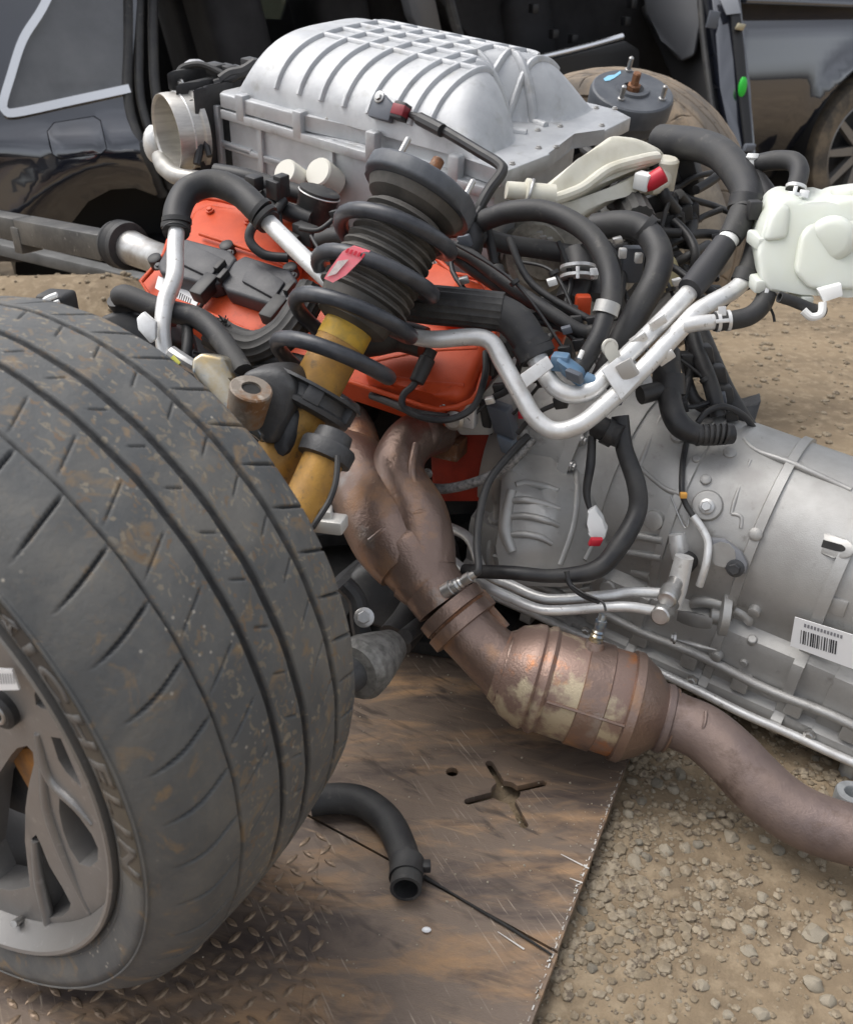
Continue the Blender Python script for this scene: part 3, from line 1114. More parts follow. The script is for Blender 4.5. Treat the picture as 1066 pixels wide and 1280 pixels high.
    for k in range(7):
        u0 = -4 + k * 3.2
        c4 = [wheel_plane(u, v, .1263) for u, v in ((u0, 842), (u0 + 1.5, 842), (u0 + 3.5, 855), (u0 + 2, 855))]
        b.poly([Vector((.1263, a, c)) for a, c in c4])
    local_build(b, 'printed_bars', mat('faded_ink', (.35, .35, .36), .7), st)
    q = wheel_plane(-2, 890, .115)
    for k in range(5):
        ck, sk = math.cos(k * 1.2566), math.sin(k * 1.2566)
        qx, qy = q[0] * ck - q[1] * sk, q[0] * sk + q[1] * ck
        if any(inside((qx, qy), op) for op in good): continue
        b = MB(); b.lathe(Vector((.085, qx, qy)), X, [(0, .02), (.030, .02), (.033, .016), (.033, .008), (.024, .007)], 24)
        nut = local_build(b, 'wheel_nut', M['plastic'], t)
        b = MB(); b.ring(Vector((.118, qx, qy)), X, .0105, .0022, 24, 8)
        local_build(b, 'chrome_ring', M['steel'], nut)
    b = MB(); b.lathe(Vector((.08, 0, 0)), X, [(0, .03), (.026, .03), (.030, .026), (.031, .0)], 32)
    local_build(b, 'centre_cap', M['plastic'], t)
    return t


LETTER_STRETCH = 1.6
q = wheel_plane(-6, 728, .148)
LETTER_A0 = math.atan2(q[1], q[0])
near_wheel = build_wheel()

FAR_C = at(750, 268, 2.75)
far = near_wheel.copy()
link(far)
far.location = (FAR_C.x, FAR_C.y, .42)
far.rotation_euler = (0, 0, near_wheel.rotation_euler.z + math.pi)
far.scale = (1.08, 1.1, 1.1)
far['label'] = 'dusty brown tyre standing behind the engine, under the upright strut mount'
brown = mat('muddy_tyre_rubber', (.12, .10, .08), .75, col2=(.27, .205, .14), scale=9, lo=.40, hi=.6, col3=(.07, .06, .05), scale3=18, lo3=.52, hi3=.68, bump=.3, bscale=120)


def copy_kids(src, dst):
    for ch in list(src.children):
        if ch.name.startswith(('lettering', 'paper', 'printed')): continue
        c = ch.copy()
        link(c)
        c.parent = dst
        if ch.name.startswith('tyre'):
            c.material_slots[0].link = 'OBJECT'
            c.material_slots[0].material = brown
        copy_kids(ch, c)


copy_kids(near_wheel, far)
# ------------------------------------------------------------------ engine
NR, NL, FR = at(628, 217, 1.62), at(274, 116, 1.95), at(789, 146, 1.93)
engine = thing('engine', 'supercharged engine with a ribbed silver lid and orange valve cover, beside the nearest tyre', 'engine', (on_z(560, 800).x, 1.55, 0))
eL = (NL - NR).normalized()
SCL = (NL - NR).length
eN = (NL - NR).cross(FR - NR).normalized()
if eN.z < 0: eN = -eN
eW = eN.cross(eL).normalized()
if eW.dot(FR - NR) < 0: eW = -eW
SCW = (FR - NR).dot(eW)


def S(l, w, h): return NR + eL * l + eW * w + eN * h


def sp(u, v, h=0.0): return on_plane(u, v, NR + eN * h, eN)


def slw(u, v, h=0.0):
    p = sp(u, v, h) - NR
    return p.dot(eL), p.dot(eW)


bolt_me = {}


def bolt(parent, p, nrm, r=.006, m='steel', h=.6):
    k = (round(r, 4), m, h)
    if k not in bolt_me:
        b = MB()
        b.lathe(Vector((0, 0, -r * .5)), Vector((0, 0, 1)), [(0, r * 1.5), (r * .6, r * 1.5), (r * .7, r * 1.3)], 16)
        b.lathe(Vector((0, 0, r * .1)), Vector((0, 0, 1)), [(0, r), (r * h, r), (r * h + r * .12, r * .85)], 6)
        me = b.mesh('bolt'); me.materials.append(M[m])
        bolt_me[k] = me
    o = bpy.data.objects.new('bolt', bolt_me[k])
    o.parent = parent
    o.matrix_parent_inverse = Matrix.Translation(-world_shift(parent))
    o.matrix_world = Matrix.Translation(p) @ nrm.to_track_quat('Z', 'Y').to_matrix().to_4x4()
    o.location = p
    o.rotation_euler = nrm.to_track_quat('Z', 'Y').to_euler()
    return link(o)


# -- supercharger housing below the lid
fl = [(274, 116), (371, 142), (463, 162), (554, 187), (628, 215), (687, 192), (716, 166), (757, 162), (789, 146)]
flange = [slw(u, v) for u, v in fl]
fl_far = slw(770, 136)
flange += [fl_far, (fl_far[0] + .05, SCW + .03), (SCL - .02, SCW + .03), (SCL + .01, SCW * .6), (SCL + .012, .02)]
b = MB(); b.prism([S(l, w, 0) for l, w in flange], -eN * .028, .0035)
sc_lid_flange = b.build('lid_flange', M['alu'], engine, 30)
ins = .014
b = MB()
b.prism([S(.02, ins, -.0285), S(SCL - .004, ins, -.0285), S(SCL - .004, SCW - .02, -.0285), S(.12, SCW - .02, -.0285), S(.10, .25, -.0285)], -eN * .19, .006)
housing = b.build('supercharger_housing', M['alu'], engine, 30)
for u in (282, 336, 427, 500, 560):       # upright ribs of the housing side
    l, _ = slw(u, 100 + (u - 274) * .28 + 20, -.02)
    b = MB(); b.box(S(l, ins - .003, -.112), eL * .007, eW * .006, eN * .082, .002)
    b.build('rib', M['alu'], housing)
for u0, u1, hh in ((284, 333, -.105), (340, 424, -.108), (432, 497, -.11), (284, 333, -.165), (340, 424, -.165)):
    l0, _ = slw(u0, 130, -.05); l1, _ = slw(u1, 150, -.05)
    b = MB(); b.box(S((l0 + l1) / 2, ins - .002, hh), eL * (abs(l1 - l0) / 2), eW * .005, eN * .006, .002)
    b.build('rib', M['alu'], housing)
# second lip under the lid and bolt bosses on it
b = MB(); b.box(S(SCL / 2 + .01, .008, -.040), eL * (SCL / 2 - .01), eW * .010, eN * .009, .002)
b.build('lower_lip', M['alu'], housing)
for u in (299, 371, 463, 567):
    l, w = slw(u, 116 + (u - 274) * .285)
    b = MB(); b.box(S(l, .008, -.018), eL * .012, eW * .011, eN * .026, .004)
    b.build('bolt_boss', M['alu'], sc_lid_flange)
    bolt(sc_lid_flange, S(l, .016, .002), eN, .006)
for u, v in ((673, 185), (695, 184), (752, 157), (768, 136), (745, 135), (640, 205), (700, 158), (672, 163), (330, 120), (410, 148), (512, 170)):
    l, w = slw(u, v)
    bolt(sc_lid_flange, S(l, w, .002), eN, .004)
# -- domed lid
DL0, DL1 = slw(640, 190)[0], slw(288, 118)[0]
DW0, DW1 = .022, SCW - .004
DH = .114


def dome_h(l, w):
    x = (w - DW0) / (DW1 - DW0)
    if x <= 0 or x >= 1: return 0.0
    a = abs(2 * x - 1)
    c = (1 - a ** 3.2) ** .55
    tl = (DL1 - l) / .055
    el = 1.0 if tl >= 1 else max(0, 1 - (1 - max(tl, 0)) ** 2.2) ** .7
    lobe = abs(x - .52)
    vall = math.exp(-(lobe / .13) ** 2)
    start = DL0 + .02 + .085 * vall + .02 * x
    slope = .085 + .03 * x
    tr_ = (l - start) / slope
    er = 1.0 if tr_ >= 1 else max(0, 1 - (1 - max(tr_, 0)) ** 2.0) ** .85
    return DH * c * el * er


def dome(i, j):
    l = DL0 + (DL1 - DL0) * i
    w = DW0 + (DW1 - DW0) * (.5 - .5 * math.cos(j * math.pi)) if False else DW0 + (DW1 - DW0) * j
    return S(l, w, dome_h(l, w) - .001)


b = MB(); b.grid(dome, 110, 90)
lid = b.build('supercharger_lid', M['alu'], engine, 60)


def dome_rib(pts, r, name='rib'):
    b = MB()
    rings = []
    P = [S(l, w, dome_h(l, w)) for l, w in pts]
    fr_dir = None
    n = len(P)
    for i in range(n):
        t = (P[min(i + 1, n - 1)] - P[max(i - 1, 0)]).normalized()
        side = t.cross(eN).normalized()
        up = side.cross(t).normalized()
        if up.dot(eN) < 0: up = -up
        rings.append([P[i] - side * r * 1.25 - up * .004, P[i] - side * r + up * r * .7, P[i] - side * r * .5 + up * r * 1.15, P[i] + side * r * .5 + up * r * 1.15, P[i] + side * r + up * r * .7, P[i] + side * r * 1.25 - up * .004])
    b.loft(rings)
    return b.build(name, M['alu'], lid, 40)


for k, u in enumerate((352, 389, 423, 459, 497, 533, 556, 580)):
    l = slw(u, 128 + k * 5.5)[0]
    w0 = DW0 + .004
    dome_rib([(l - .012 * min(1, t * 3), w0 + (DW1 - .01 - w0) * t) for t in np.linspace(.004, .93, 40)], .0054)
for x in (.30, .42, .54, .66, .78):
    w = DW0 + (DW1 - DW0) * x
    la, lb = DL0 + .10 + .02 * x, slw(352, 128)[0] + .005
    dome_rib([(la + (lb - la) * t, w) for t in np.linspace(.03, .98, 40)], .0052)
for x0, x1 in ((.37, .45), (.66, .60)):      # ridges running down the sloped end
    dome_rib([(DL0 + .145 - .10 * t, DW0 + (DW1 - DW0) * (x0 + (x1 - x0) * t)) for t in np.linspace(0, 1, 24)], .007, 'end_ridge')
# pressure sensor on the lid with its red clip
lb = MB(); lb.grid(dome, 60, 50)
lid_bvh = lb.bvh(); lb.bm.free()


def hit(bv, u, v, off=0.0):
    r = ray(u, v)
    loc, n, i, d = bv.ray_cast(CAMP, r.normalized())
    if loc is None: return None, None
    if n.dot(r) > 0: n = -n
    return loc + n * off, n


def onlid(u, v, off=0.0):
    p, n = hit(lid_bvh, u, v, off)
    if p is None: p, n = sp(u, v), eN
    return p, n


p0, nn = onlid(480, 140)
ax = eL * -1
ay = nn.cross(ax).normalized()
b = MB(); b.prism([p0 + ax * a + ay * c for a, c in ((-.022, -.016), (.028, -.016), (.028, .014), (.004, .024), (-.006, .030), (-.016, .026), (-.022, .012))], nn * .016, .003)
sens = b.build('pressure_sensor', M['greyplastic'], engine)
bolt(sens, p0 - ax * .008 + ay * .020 + nn * .018, nn, .007)
p1 = at(503, 140, (p0 - CAMP).dot(Vector((0, CP, -SP))) - .028)
b = MB(); b.box(p1, ax * .013, ay * .015, nn * .016, .003)
b.build('connector', M['plastic'], sens)
b = MB(); b.box(p1 + nn * .004 + ay * -.0, ax * .0145, ay * .010, nn * .0135, .003)
b.build('locking_clip', mat('dull_red_clip', (.22, .02, .03), .45), sens)
dS = 1.72
b = MB(); b.tube(P3([(513, 143, dS), (530, 150, dS - .02), (560, 166, dS - .06), (600, 190, dS - .10), (624, 205, dS - .13), (627, 215, dS - .14), (612, 236, dS - .14), (600, 258, dS - .14), (599, 272, dS - .13)]), [px(4, dS)] + [px(6.5, dS)] * 8, 10)
b.build('sensor_cable', M['plastic'], engine)
b = MB(); b.tube(P3([(524, 148, dS - .022), (553, 163, dS - .06)]), px(8, dS), 10)
b.build('cable_sleeve', M['plastic'], engine)

# -- throttle body at the front end
dT = 2.02
tc_ = at(210, 166, dT)
tax = (at(252, 160, dT + .035) - tc_).normalized()
R_T = px(46, dT)
b = MB(); b.lathe(tc_, tax, [(0, R_T * .93), (-.004, R_T * .98), (-.004, R_T), (.004, R_T * 1.02), (.048, R_T * 1.0), (.052, R_T * 1.08), (.062, R_T * 1.08), (.062, R_T * .9), (.05, R_T * .88), (.0, R_T * .93)], 48, cap=False)
th = b.build('throttle_body', mat('machined_aluminium', (.60, .58, .54), .4, .6, col2=(.48, .46, .43), scale=20, stretch=(1, 1, 6)), engine)
b = MB(); b.lathe(tc_ + tax * .050, (tax + eW * .25).normalized(), [(0, R_T * .88), (.003, R_T * .88)], 40)
b.build('throttle_plate', mat('brass_plate', (.62, .58, .46), .45, .6), th)
b = MB(); b.tube([tc_ + tax * .045 - eN * R_T * .9, tc_ + tax * .045 + eN * R_T * .9], .004, 8, smooth=1)
b.build('throttle_shaft', M['steel'], th)
for (u, v, w, h, dz) in ((262, 112, 26, 14, .03), (272, 166, 9, 58, .02), (240, 96, 14, 12, .03), (276, 130, 10, 34, .0)):
    c = at(u, v, dT + .03 - dz)
    b = MB(); b.box(c, tax * px(w, dT), eN * px(h, dT), eW * .04, .006)
    b.build('actuator_cover', M['plastic'], th)
b = MB(); b.blob(at(245, 92, dT + .05), (.034, .034, .03), 10); b.build('actuator_motor', mat('grey_metal_cap', (.42, .42, .43), .4, .5), th)
for u_, w_ in ((258, 6), (264, 4)):
    b = MB(); b.box(at(u_, 168, dT + .02), tax * px(w_, dT), eN * px(46, dT), eW * .03, .004); b.build('actuator_cover', M['plastic'], th)
b = MB(); b.ring(tc_ + tax * .030, tax, R_T * 1.0, .0025, 48, 8); b.build('hose_bead', M['alupipe'], th)
for path, r in (([(222, 95), (228, 84), (250, 80), (275, 90), (290, 100)], 4), ([(250, 128), (244, 150), (250, 180), (246, 205)], 5), ([(258, 130), (255, 165), (262, 195)], 4), ([(276, 100), (288, 92), (305, 88), (320, 78)], 7), ([(268, 104), (292, 96), (306, 84)], 5)):
    b = MB(); b.tube([at(u, v, dT - .02) for u, v in path], px(r, dT), 8)
    b.build('wiring', M['plastic'], th)
for (u, v) in ((314, 80), (296, 90), (284, 88), (270, 86), (225, 110)):
    c = at(u, v, dT)
    b = MB(); b.box(c, eL * .018, eW * .014, eN * .012, .003)
    b.build('connector', M['plastic'], th)
bolt(th, at(243, 162, dT - .03), -tax, .006); bolt(th, at(226, 105, dT - .02), -tax, .007)
b = MB()
b.tube(P3([(198, 196, 2.1), (206, 208, 2.06), (222, 220, 2.02), (250, 222, 2.0)]), [px(9, 2), px(12, 2), px(11, 2), px(9, 2)], 12)
b.build('water_outlet', mat('off_white_cast', (.46, .45, .42), .45, .5, col2=(.36, .35, .33), scale=30), engine)
b = MB(); b.blob(at(194, 180, 2.14), (.026, .03, .042), 10)
b.build('white_pulley_cap', M['alupipe'], engine)

# -- white plugs and fuel rail under the near side
for (u, v, r) in ((357, 215, 17), (398, 215, 19)):
    c = at(u, v, 1.83)
    b = MB(); b.lathe(c, (eN * .6 - eW * .8).normalized(), [(-.05, px(r, 1.83)), (.0, px(r, 1.83)), (.004, px(r, 1.83) * .9)], 20)
    b.build('white_plug', mat('ivory_cap', (.70, .68, .60), .45), engine)

# -- cream coolant neck at the rear
cr_top = [(672, 236), (722, 198), (762, 168), (795, 172), (822, 186), (826, 202), (788, 214), (752, 229), (718, 250), (700, 256)]
dC = lambda u: 1.585 + (u - 670) * .0006
b = MB(); b.prism([at(u, v, dC(u)) for u, v in cr_top], Vector((.025, .06, -.012)), .009, 3)
neck = b.build('coolant_neck', M['cream'], engine, 40)
cr_low = [(668, 246), (714, 258), (756, 236), (790, 218), (826, 208), (840, 212), (838, 232), (818, 244), (788, 238), (756, 252), (730, 270), (708, 275), (676, 262)]
b = MB(); b.prism([at(u, v, dC(u) + .004) for u, v in cr_low], Vector((.02, .05, -.012)), .008, 3)
b.build('coolant_neck', M['cream'], engine, 40)
b = MB(); b.tube([at(u, v, dC(u) - .004) for u, v in ((690, 250), (726, 236), (760, 212), (800, 200), (822, 196))], px(7, 1.7), 10)
b.build('neck_ridge', M['cream'], neck)
b = MB(); b.lathe(at(655, 240, 1.57), (at(700, 246, 1.58) - at(655, 240, 1.57)), [(-.03, .014), (0, .016), (.002, .023), (.008, .023), (.009, .017), (.05, .019)], 20)
b.build('hose_fitting', M['cream'], neck)
b = MB(); b.ring(at(662, 242, 1.572), (at(700, 250, 1.62) - at(655, 238, 1.62)), .022, .003); b.build('spring_clamp', M['steel'], neck)
b = MB(); b.lathe(at(832, 200, 1.70), eN, [(-.05, .024), (.0, .024), (.004, .02)], 18); b.build('neck_port', M['cream'], neck)
b = MB(); b.lathe(at(812, 228, 1.65), (at(834, 214, 1.64) - at(812, 228, 1.65)), [(-.012, .011), (.0, .015), (.026, .015), (.028, .011), (.028, .007), (.018, .006)], 18)
b.build('sensor_plug', M['red'], neck)
b = MB(); b.box(at(804, 226, 1.652), eL * .014, eW * .012, eN * .014, .003); b.build('sensor_body', M['white'], neck)
b = MB(); b.box(at(726, 215, 1.76), eL * .012, eW * .012, eN * .018, .003); b.build('clear_connector', mat('smoky_plastic', (.5, .5, .46), .3, trans=.3), engine)

# -- rear of the engine and the block below (mostly hidden under hoses)
b = MB()
b.prism([at(560, 300, 1.86), at(640, 262, 1.86), at(740, 262, 1.86), at(760, 380, 1.86), at(700, 430, 1.84), at(590, 400, 1.84)], Vector((.1, .22, -.02)), .01)
b.build('rear_cover', mat('grimy_casting', (.30, .285, .25), .6, .35, col2=(.12, .11, .09), scale=22, bump=.6, bscale=120), engine)
b = MB(); b.lathe(at(672, 322, 1.80), Vector((.35, -.75, .35)), [(-.06, .068), (.0, .068), (.008, .06), (.008, .045), (.016, .043), (.018, .02)], 32)
b.build('rear_housing', mat('grimy_casting_round', (.36, .34, .29), .55, .4, col2=(.14, .12, .10), scale=26, bump=.6, bscale=140), engine)
for k in range(14):
    u, v = random.uniform(610, 720), random.uniform(280, 350)
    b = MB(); c = at(u, v, 1.79); b.box(c, Vector((.006, 0, 0)), Vector((0, .008, 0)), Vector((0, 0, .008)), .002); b.build('casting_boss', M['trans'], engine)
blk = MB()
blk.prism([at(250, 372, 1.95), at(430, 420, 1.85), at(640, 420, 1.74), at(650, 640, 1.78), at(520, 650, 1.82), at(300, 560, 2.0)], Vector((.16, .36, .02)), .012)
blk.build('engine_block', M['dark'], engine, 30)  # block painted dark: the shade around it is in its colour
b = MB(); b.prism([at(u, v, 1.74) for u, v in ((178, 372), (250, 395), (330, 436), (430, 480), (450, 560), (340, 610), (250, 540), (190, 450))], Vector((.05, .2, 0)), .02, 3)
b.build('dark_infill', M['plastic'], engine)  # dark piece added to fill the view below the cover
for q_ in ([(260, 400), (300, 450), (340, 500)], [(230, 410), (250, 470), (300, 520)], [(330, 440), (360, 480), (400, 490)]):
    b = MB(); b.tube([at(u, v, 1.66) for u, v in q_], .014, 10); b.build('coolant_stub', M['rubber'], engine)
b = MB(); b.prism([at(u, v, 1.66) for u, v in ((352, 470), (400, 470), (440, 490), (420, 510), (370, 500))], Vector((.02, .06, 0)), .008); b.build('cover_skirt', M['orange'], engine)
b = MB(); b.prism([at(534, 500, 1.66), at(620, 520, 1.62), at(672, 500, 1.64), at(664, 596, 1.66), at(622, 628, 1.68), at(540, 628, 1.72)], Vector((.05, .14, .0)), .006)
b.build('block_face', M['redblock'], engine, 30)
b = MB(); b.box(at(560, 558, 1.64), Vector((.024, -.012, 0)), Vector((.01, .02, 0)), Vector((0, 0, .016)), .003)
b.build('rusty_bracket', M['rust'], engine)
bolt(engine, at(534, 592, 1.66), Vector((-.3, -.9, .2)).normalized(), .006)
b = MB(); b.prism([at(556, 520, 1.53), at(600, 498, 1.52), at(628, 462, 1.53), at(646, 470, 1.55), at(640, 520, 1.55), at(612, 545, 1.55), at(575, 545, 1.55)], Vector((.03, .08, 0)), .005)
b.build('cylinder_head_end', M['trans'], engine, 30)
b = MB(); b.lathe(at(567, 526, 1.51), Vector((-.2, -.9, .1)), [(-.01, .016), (.0, .016), (.002, .010), (.006, .010)], 20); b.build('core_plug', M['steel'], engine)
b = MB(); b.box(at(586, 516, 1.52), Vector((.012, -.006, 0)), Vector((.004, .012, 0)), Vector((0, 0, .022)), .004); b.build('head_boss', M['alupipe'], engine)

# -- orange valve cover on the near bank: built in its own plane
VA, VB, VC = at(190, 362, 1.74), at(600, 505, 1.47), at(255, 250, 1.86)
vn = (VB - VA).cross(VC - VA).normalized()
if vn.dot(-ray(400, 400)) < 0: vn = -vn
vx = (VB - VA).normalized()
vy = vn.cross(vx).normalized()
if vy.dot(VC - VA) < 0: vy = -vy


def vc(u, v, h=0.0): return on_plane(u, v, VA + vn * h, vn)


def vdep(u, v, h=0.0): return (vc(u, v, h) - CAMP).dot(Vector((0, CP, -SP)))


outl = [(176, 352), (205, 318), (215, 285), (236, 256), (258, 247), (300, 256), (340, 268), (385, 286), (392, 330), (440, 330), (520, 318), (545, 322), (566, 342), (598, 348), (612, 372), (622, 392), (612, 440), (600, 478), (590, 500), (548, 512), (500, 498), (440, 478), (380, 462), (300, 436), (240, 404), (198, 384)]
b = MB(); b.prism([vc(u, v, -.022) for u, v in outl], -vn * .05, .006)
cover = b.build('valve_cover', M['orange'], engine, 35)
b = MB(); b.prism([vc(u, v) for u, v in ((215, 322), (240, 262), (262, 252), (300, 262), (350, 280), (378, 300), (372, 352), (352, 410), (300, 420), (240, 388), (205, 352))], -vn * .03, .012, 3)
b.build('raised_front', M['orange'], cover, 40)
b = MB(); b.prism([vc(u, v, .012) for u, v in ((452, 446), (500, 425), (560, 408), (606, 412), (607, 440), (590, 478), (574, 496), (540, 492), (500, 482), (456, 470))], -vn * .05, .016, 4)
b.build('raised_rear', M['orange'], cover, 45)
b = MB(); b.prism([vc(u, v, .018) for u, v in ((520, 335), (548, 326), (566, 346), (600, 352), (618, 388), (598, 392), (556, 388), (520, 372))], -vn * .05, .006, 3)
b.build('raised_middle', M['orange'], cover, 40)
b = MB(); b.prism([vc(u, v, .024) for u, v in ((548, 384), (570, 350), (578, 352), (560, 388))], -vn * .04, .003)
b.build('stiffening_rib', M['orange'], cover, 40)
b = MB(); b.prism([vc(u, v, .02) for u, v in ((602, 366), (612, 350), (622, 392), (606, 394))], -vn * .04, .003)
b.build('stiffening_rib', M['orange'], cover, 40)
b = MB(); b.prism([vc(u, v, .03) for u, v in ((332, 272), (372, 268), (386, 284), (392, 296), (380, 300), (372, 288), (364, 292), (370, 310), (350, 306), (336, 290))], -vn * .012, .003)
b.build('wire_bracket', M['orange'], cover, 40)
for (u, v) in ((205, 350), (228, 393), (300, 428), (556, 505), (596, 486), (540, 330), (345, 264), (612, 448)):
    bolt(cover, vc(u, v, -.016), vn, .006)
b = MB(); b.prism([vc(u, v, .0015) for u, v in ((198, 345), (214, 352), (250, 372), (243, 388), (222, 378), (194, 360))], vn * .0008)
lab = b.build('paper_label', M['paper'], cover)
b = MB()
for k in range(10):
    u0 = 215 + k * 2.6; v0 = 360 + k * 1.4
    b.poly([vc(u, v, .0026) for u, v in ((u0, v0), (u0 + 1.3, v0 + .7), (u0 - 1, v0 + 8), (u0 - 2.3, v0 + 7.3))])
b.build('printed_bars', M['ink'], lab)
b = MB(); b.tube([vc(u, v, -.004) for u, v in outl], .0045, 8, smooth=2, closed=True); b.build('cover_rim', M['orange'], cover, 60)
for q_ in ([(250, 292), (330, 318), (372, 336)], [(212, 372), (262, 392), (310, 414)], [(470, 452), (530, 440), (596, 436)], [(470, 468), (530, 478), (580, 482)]):
    b = MB(); b.tube([vc(u, v, .010) for u, v in q_], .004, 8, smooth=3); b.build('cast_ridge', M['orange'], cover, 60)
for (u, v) in ((262, 262), (310, 276), (356, 400), (452, 452), (500, 470), (600, 424), (585, 360), (538, 340)):
    bolt(cover, vc(u, v, .004), vn, .0055, 'orange')
# ignition coils
for (pts, con, bl) in (([(196, 330), (212, 300), (228, 296), (288, 312), (296, 322), (276, 352), (262, 356), (200, 340)], (257, 364), [(198, 332), (287, 316), (270, 350)]),
                       ([(276, 352), (292, 326), (306, 318), (362, 336), (372, 350), (356, 378), (344, 382), (282, 362)], (344, 392), [(281, 354), (366, 344), (350, 372)])):
    b = MB(); b.prism([vc(u, v, .034) for u, v in pts], -vn * .035, .006, 3)
    coil = b.build('ignition_coil', M['coil'], cover, 40)
    c = [(pts[2][0] * .9 + pts[6][0] * .1, pts[2][1] * .9 + pts[6][1] * .1)]
    b = MB()
    mid = [((pts[0][0] * 3 + pts[3][0]) / 4 + 4, (pts[0][1] * 3 + pts[3][1]) / 4 + 2), (pts[2][0] + 8, pts[2][1] + 6), (pts[4][0] - 16, pts[4][1] + 1), (pts[5][0] - 14, pts[5][1] - 6)]
    b.prism([vc(u, v, .040) for u, v in mid], -vn * .008, .003)
    b.build('coil_top', M['coil'], coil)
    for q in bl:
        b = MB(); b.lathe(vc(q[0], q[1], .0), vn, [(0, .013), (.020, .013), (.022, .010)], 16); b.build('mounting_ear', M['plastic'], coil)
        bolt(coil, vc(q[0], q[1], .024), vn, .0055, 'black_iron')
    for dx, dy in ((6, -34), (10, -22)):
        b = MB(); b.box(vc(con[0] + 12 + dx, con[1] + dy + 2, .040), vx * .005, vy * .012, vn * .006, .001); b.build('latch', M['plastic'], coil)
    b = MB(); b.box(vc(con[0], con[1] - 4, .028), vx * .014, vy * .026, vn * .013, .003)
    b.build('connector', M['plastic'], coil)
    b = MB(); b.tube([vc(con[0] - 2, con[1] + 12, .02), vc(con[0] - 8, con[1] + 20, .006), vc(con[0] - 20, con[1] + 22, -.002), vc(con[0] - 40, con[1] + 26, -.01)], .004, 8)
    b.build('lead', M['plastic'], coil)
# cam sensor plug on the cover
b = MB(); b.lathe(vc(524, 470, .035), (vc(538, 440, .05) - vc(524, 470, .035)), [(-.012, .007), (-.01, .012), (.012, .013), (.03, .013), (.032, .010), (.045, .010)], 14)
b.build('sensor_plug', M['plastic'], cover)
b = MB(); b.tube([vc(524, 468, .035), vc(516, 482, .03), vc(504, 494, .028), vc(505, 510, .02), vc(530, 522, .014), vc(562, 524, .012), vc(592, 508, .014), vc(606, 470, .02), vc(607, 440, .022)], .0055, 10)
b.build('sensor_cable', M['plastic'], cover)
b = MB(); b.tube([vc(464, 494, -.02), vc(490, 504, -.01), vc(520, 516, .0), vc(560, 522, .006)], .0065, 10)
b.build('wiring_conduit', M['plastic'], cover)
# grey connector at the red block
c = at(629, 524, 1.53)
b = MB(); b.box(c, Vector((.016, -.008, -.003)), Vector((.006, .016, .0)), Vector((-.008, -.004, .026)), .003); con = b.build('grey_connector', M['greyplastic'], engine)
b = MB(); b.box(c + Vector((.010, -.004, -.042)), Vector((.012, -.006, -.003)), Vector((.005, .012, .0)), Vector((-.005, -.003, .016)), .002); b.build('connector_boot', mat('slate_plastic', (.16, .19, .23), .5), con)
b = MB(); b.box(at(652, 516, 1.54), Vector((.006, 0, 0)), Vector((0, .006, 0)), Vector((0, 0, .008)), .001); b.build('locking_clip', M['red'], con)
b = MB(); b.box(at(607, 520, 1.55), Vector((.008, 0, 0)), Vector((0, .01, 0)), Vector((-.004, 0, .030)), .003); b.build('connector', M['plastic'], engine)

# -- front shaft, ring and bar that reach out to the left
b = MB(); b.lathe(at(170, 312, 1.98), (at(214, 330, 1.9) - at(170, 312, 1.98)), [(-.02, .036), (.0, .034), (.05, .032), (.14, .033), (.16, .045)], 28)
b.build('silver_sleeve', M['steel'], engine)
sh = (at(172, 313, 1.97) - at(60, 285, 2.2)).normalized()
b = MB()
b.lathe(at(146, 304, 2.02), sh, [(0, .040), (.002, .048), (.010, .050), (.014, .047), (.018, .050), (.024, .047), (.028, .050), (.034, .047), (.038, .050), (.050, .048), (.052, .040)], 40)
b.build('rubber_ring', M['rubber'], engine)
# ------------------------------------------------------------------ transmission
trn = thing('transmission', 'grey cast aluminium transmission lying behind the rusty exhaust, with a barcode label on its side', 'transmission', (.38, 1.32, 0))
T0, T1 = at(640, 556, 1.79), at(1130, 746, 1.49)
tA = (T1 - T0).normalized()
TL = (T1 - T0).length
tS = Vector((0, 0, 1)).cross(tA)
if tS.y > 0: tS = -tS
tS.normalize()
tU = tA.cross(tS)
if tU.z < 0: tU = -tU


def TT(t, s, h): return T0 + tA * t + tS * s + tU * h


sect = []
for k in range(0, 18):
    a = math.radians(90 - k * 6.6)
    sect.append((.168 * math.cos(a), .010 + .172 * math.sin(a)))
sect += [(.154, -.062), (.160, -.066), (.174, -.074), (.178, -.090), (.172, -.168), (.186, -.176), (.188, -.184), (.188, -.196), (.185, -.200)]
full = sect + [(-x, y) for x, y in reversed(sect[1:])]


def tring(t, f=1.0, g_=1.0):
    return [TT(t, x * f, y * g_) for x, y in full]


b = MB()
st = [(.02, .93), (.10, .96), (.16, .98), (.1602, 1.045), (.180, 1.045), (.1802, .985), (.24, .98), (.2405, 1.0), (.252, 1.0), (.2525, .975), (.335, .97), (.3505, .97), (.352, 1.005), (.366, 1.005), (.3675, .97), (.425, .965), (.478, .96), (.4802, .995), (.494, .995), (.4945, .958), (.542, .955), (.60, .95), (.6002, 1.0), (.617, 1.0), (.6172, .945), (.66, .945), (.6605, .962), (.80, .955), (.95, .95)]
b.loft([tring(t, f, 1 + (f - .96) * .9) for t, f in st])
tbv = b.bvh()
tcase = b.build('gearbox_case', M['trans'], trn, 32)


def ont(u, v, off=0.0):
    p, n = hit(tbv, u, v, off)
    if p is None:
        p = at(u, v, 1.5); n = tS
    return p, n


def dep_of(p): return (p - CAMP).dot(Vector((0, CP, -SP)))


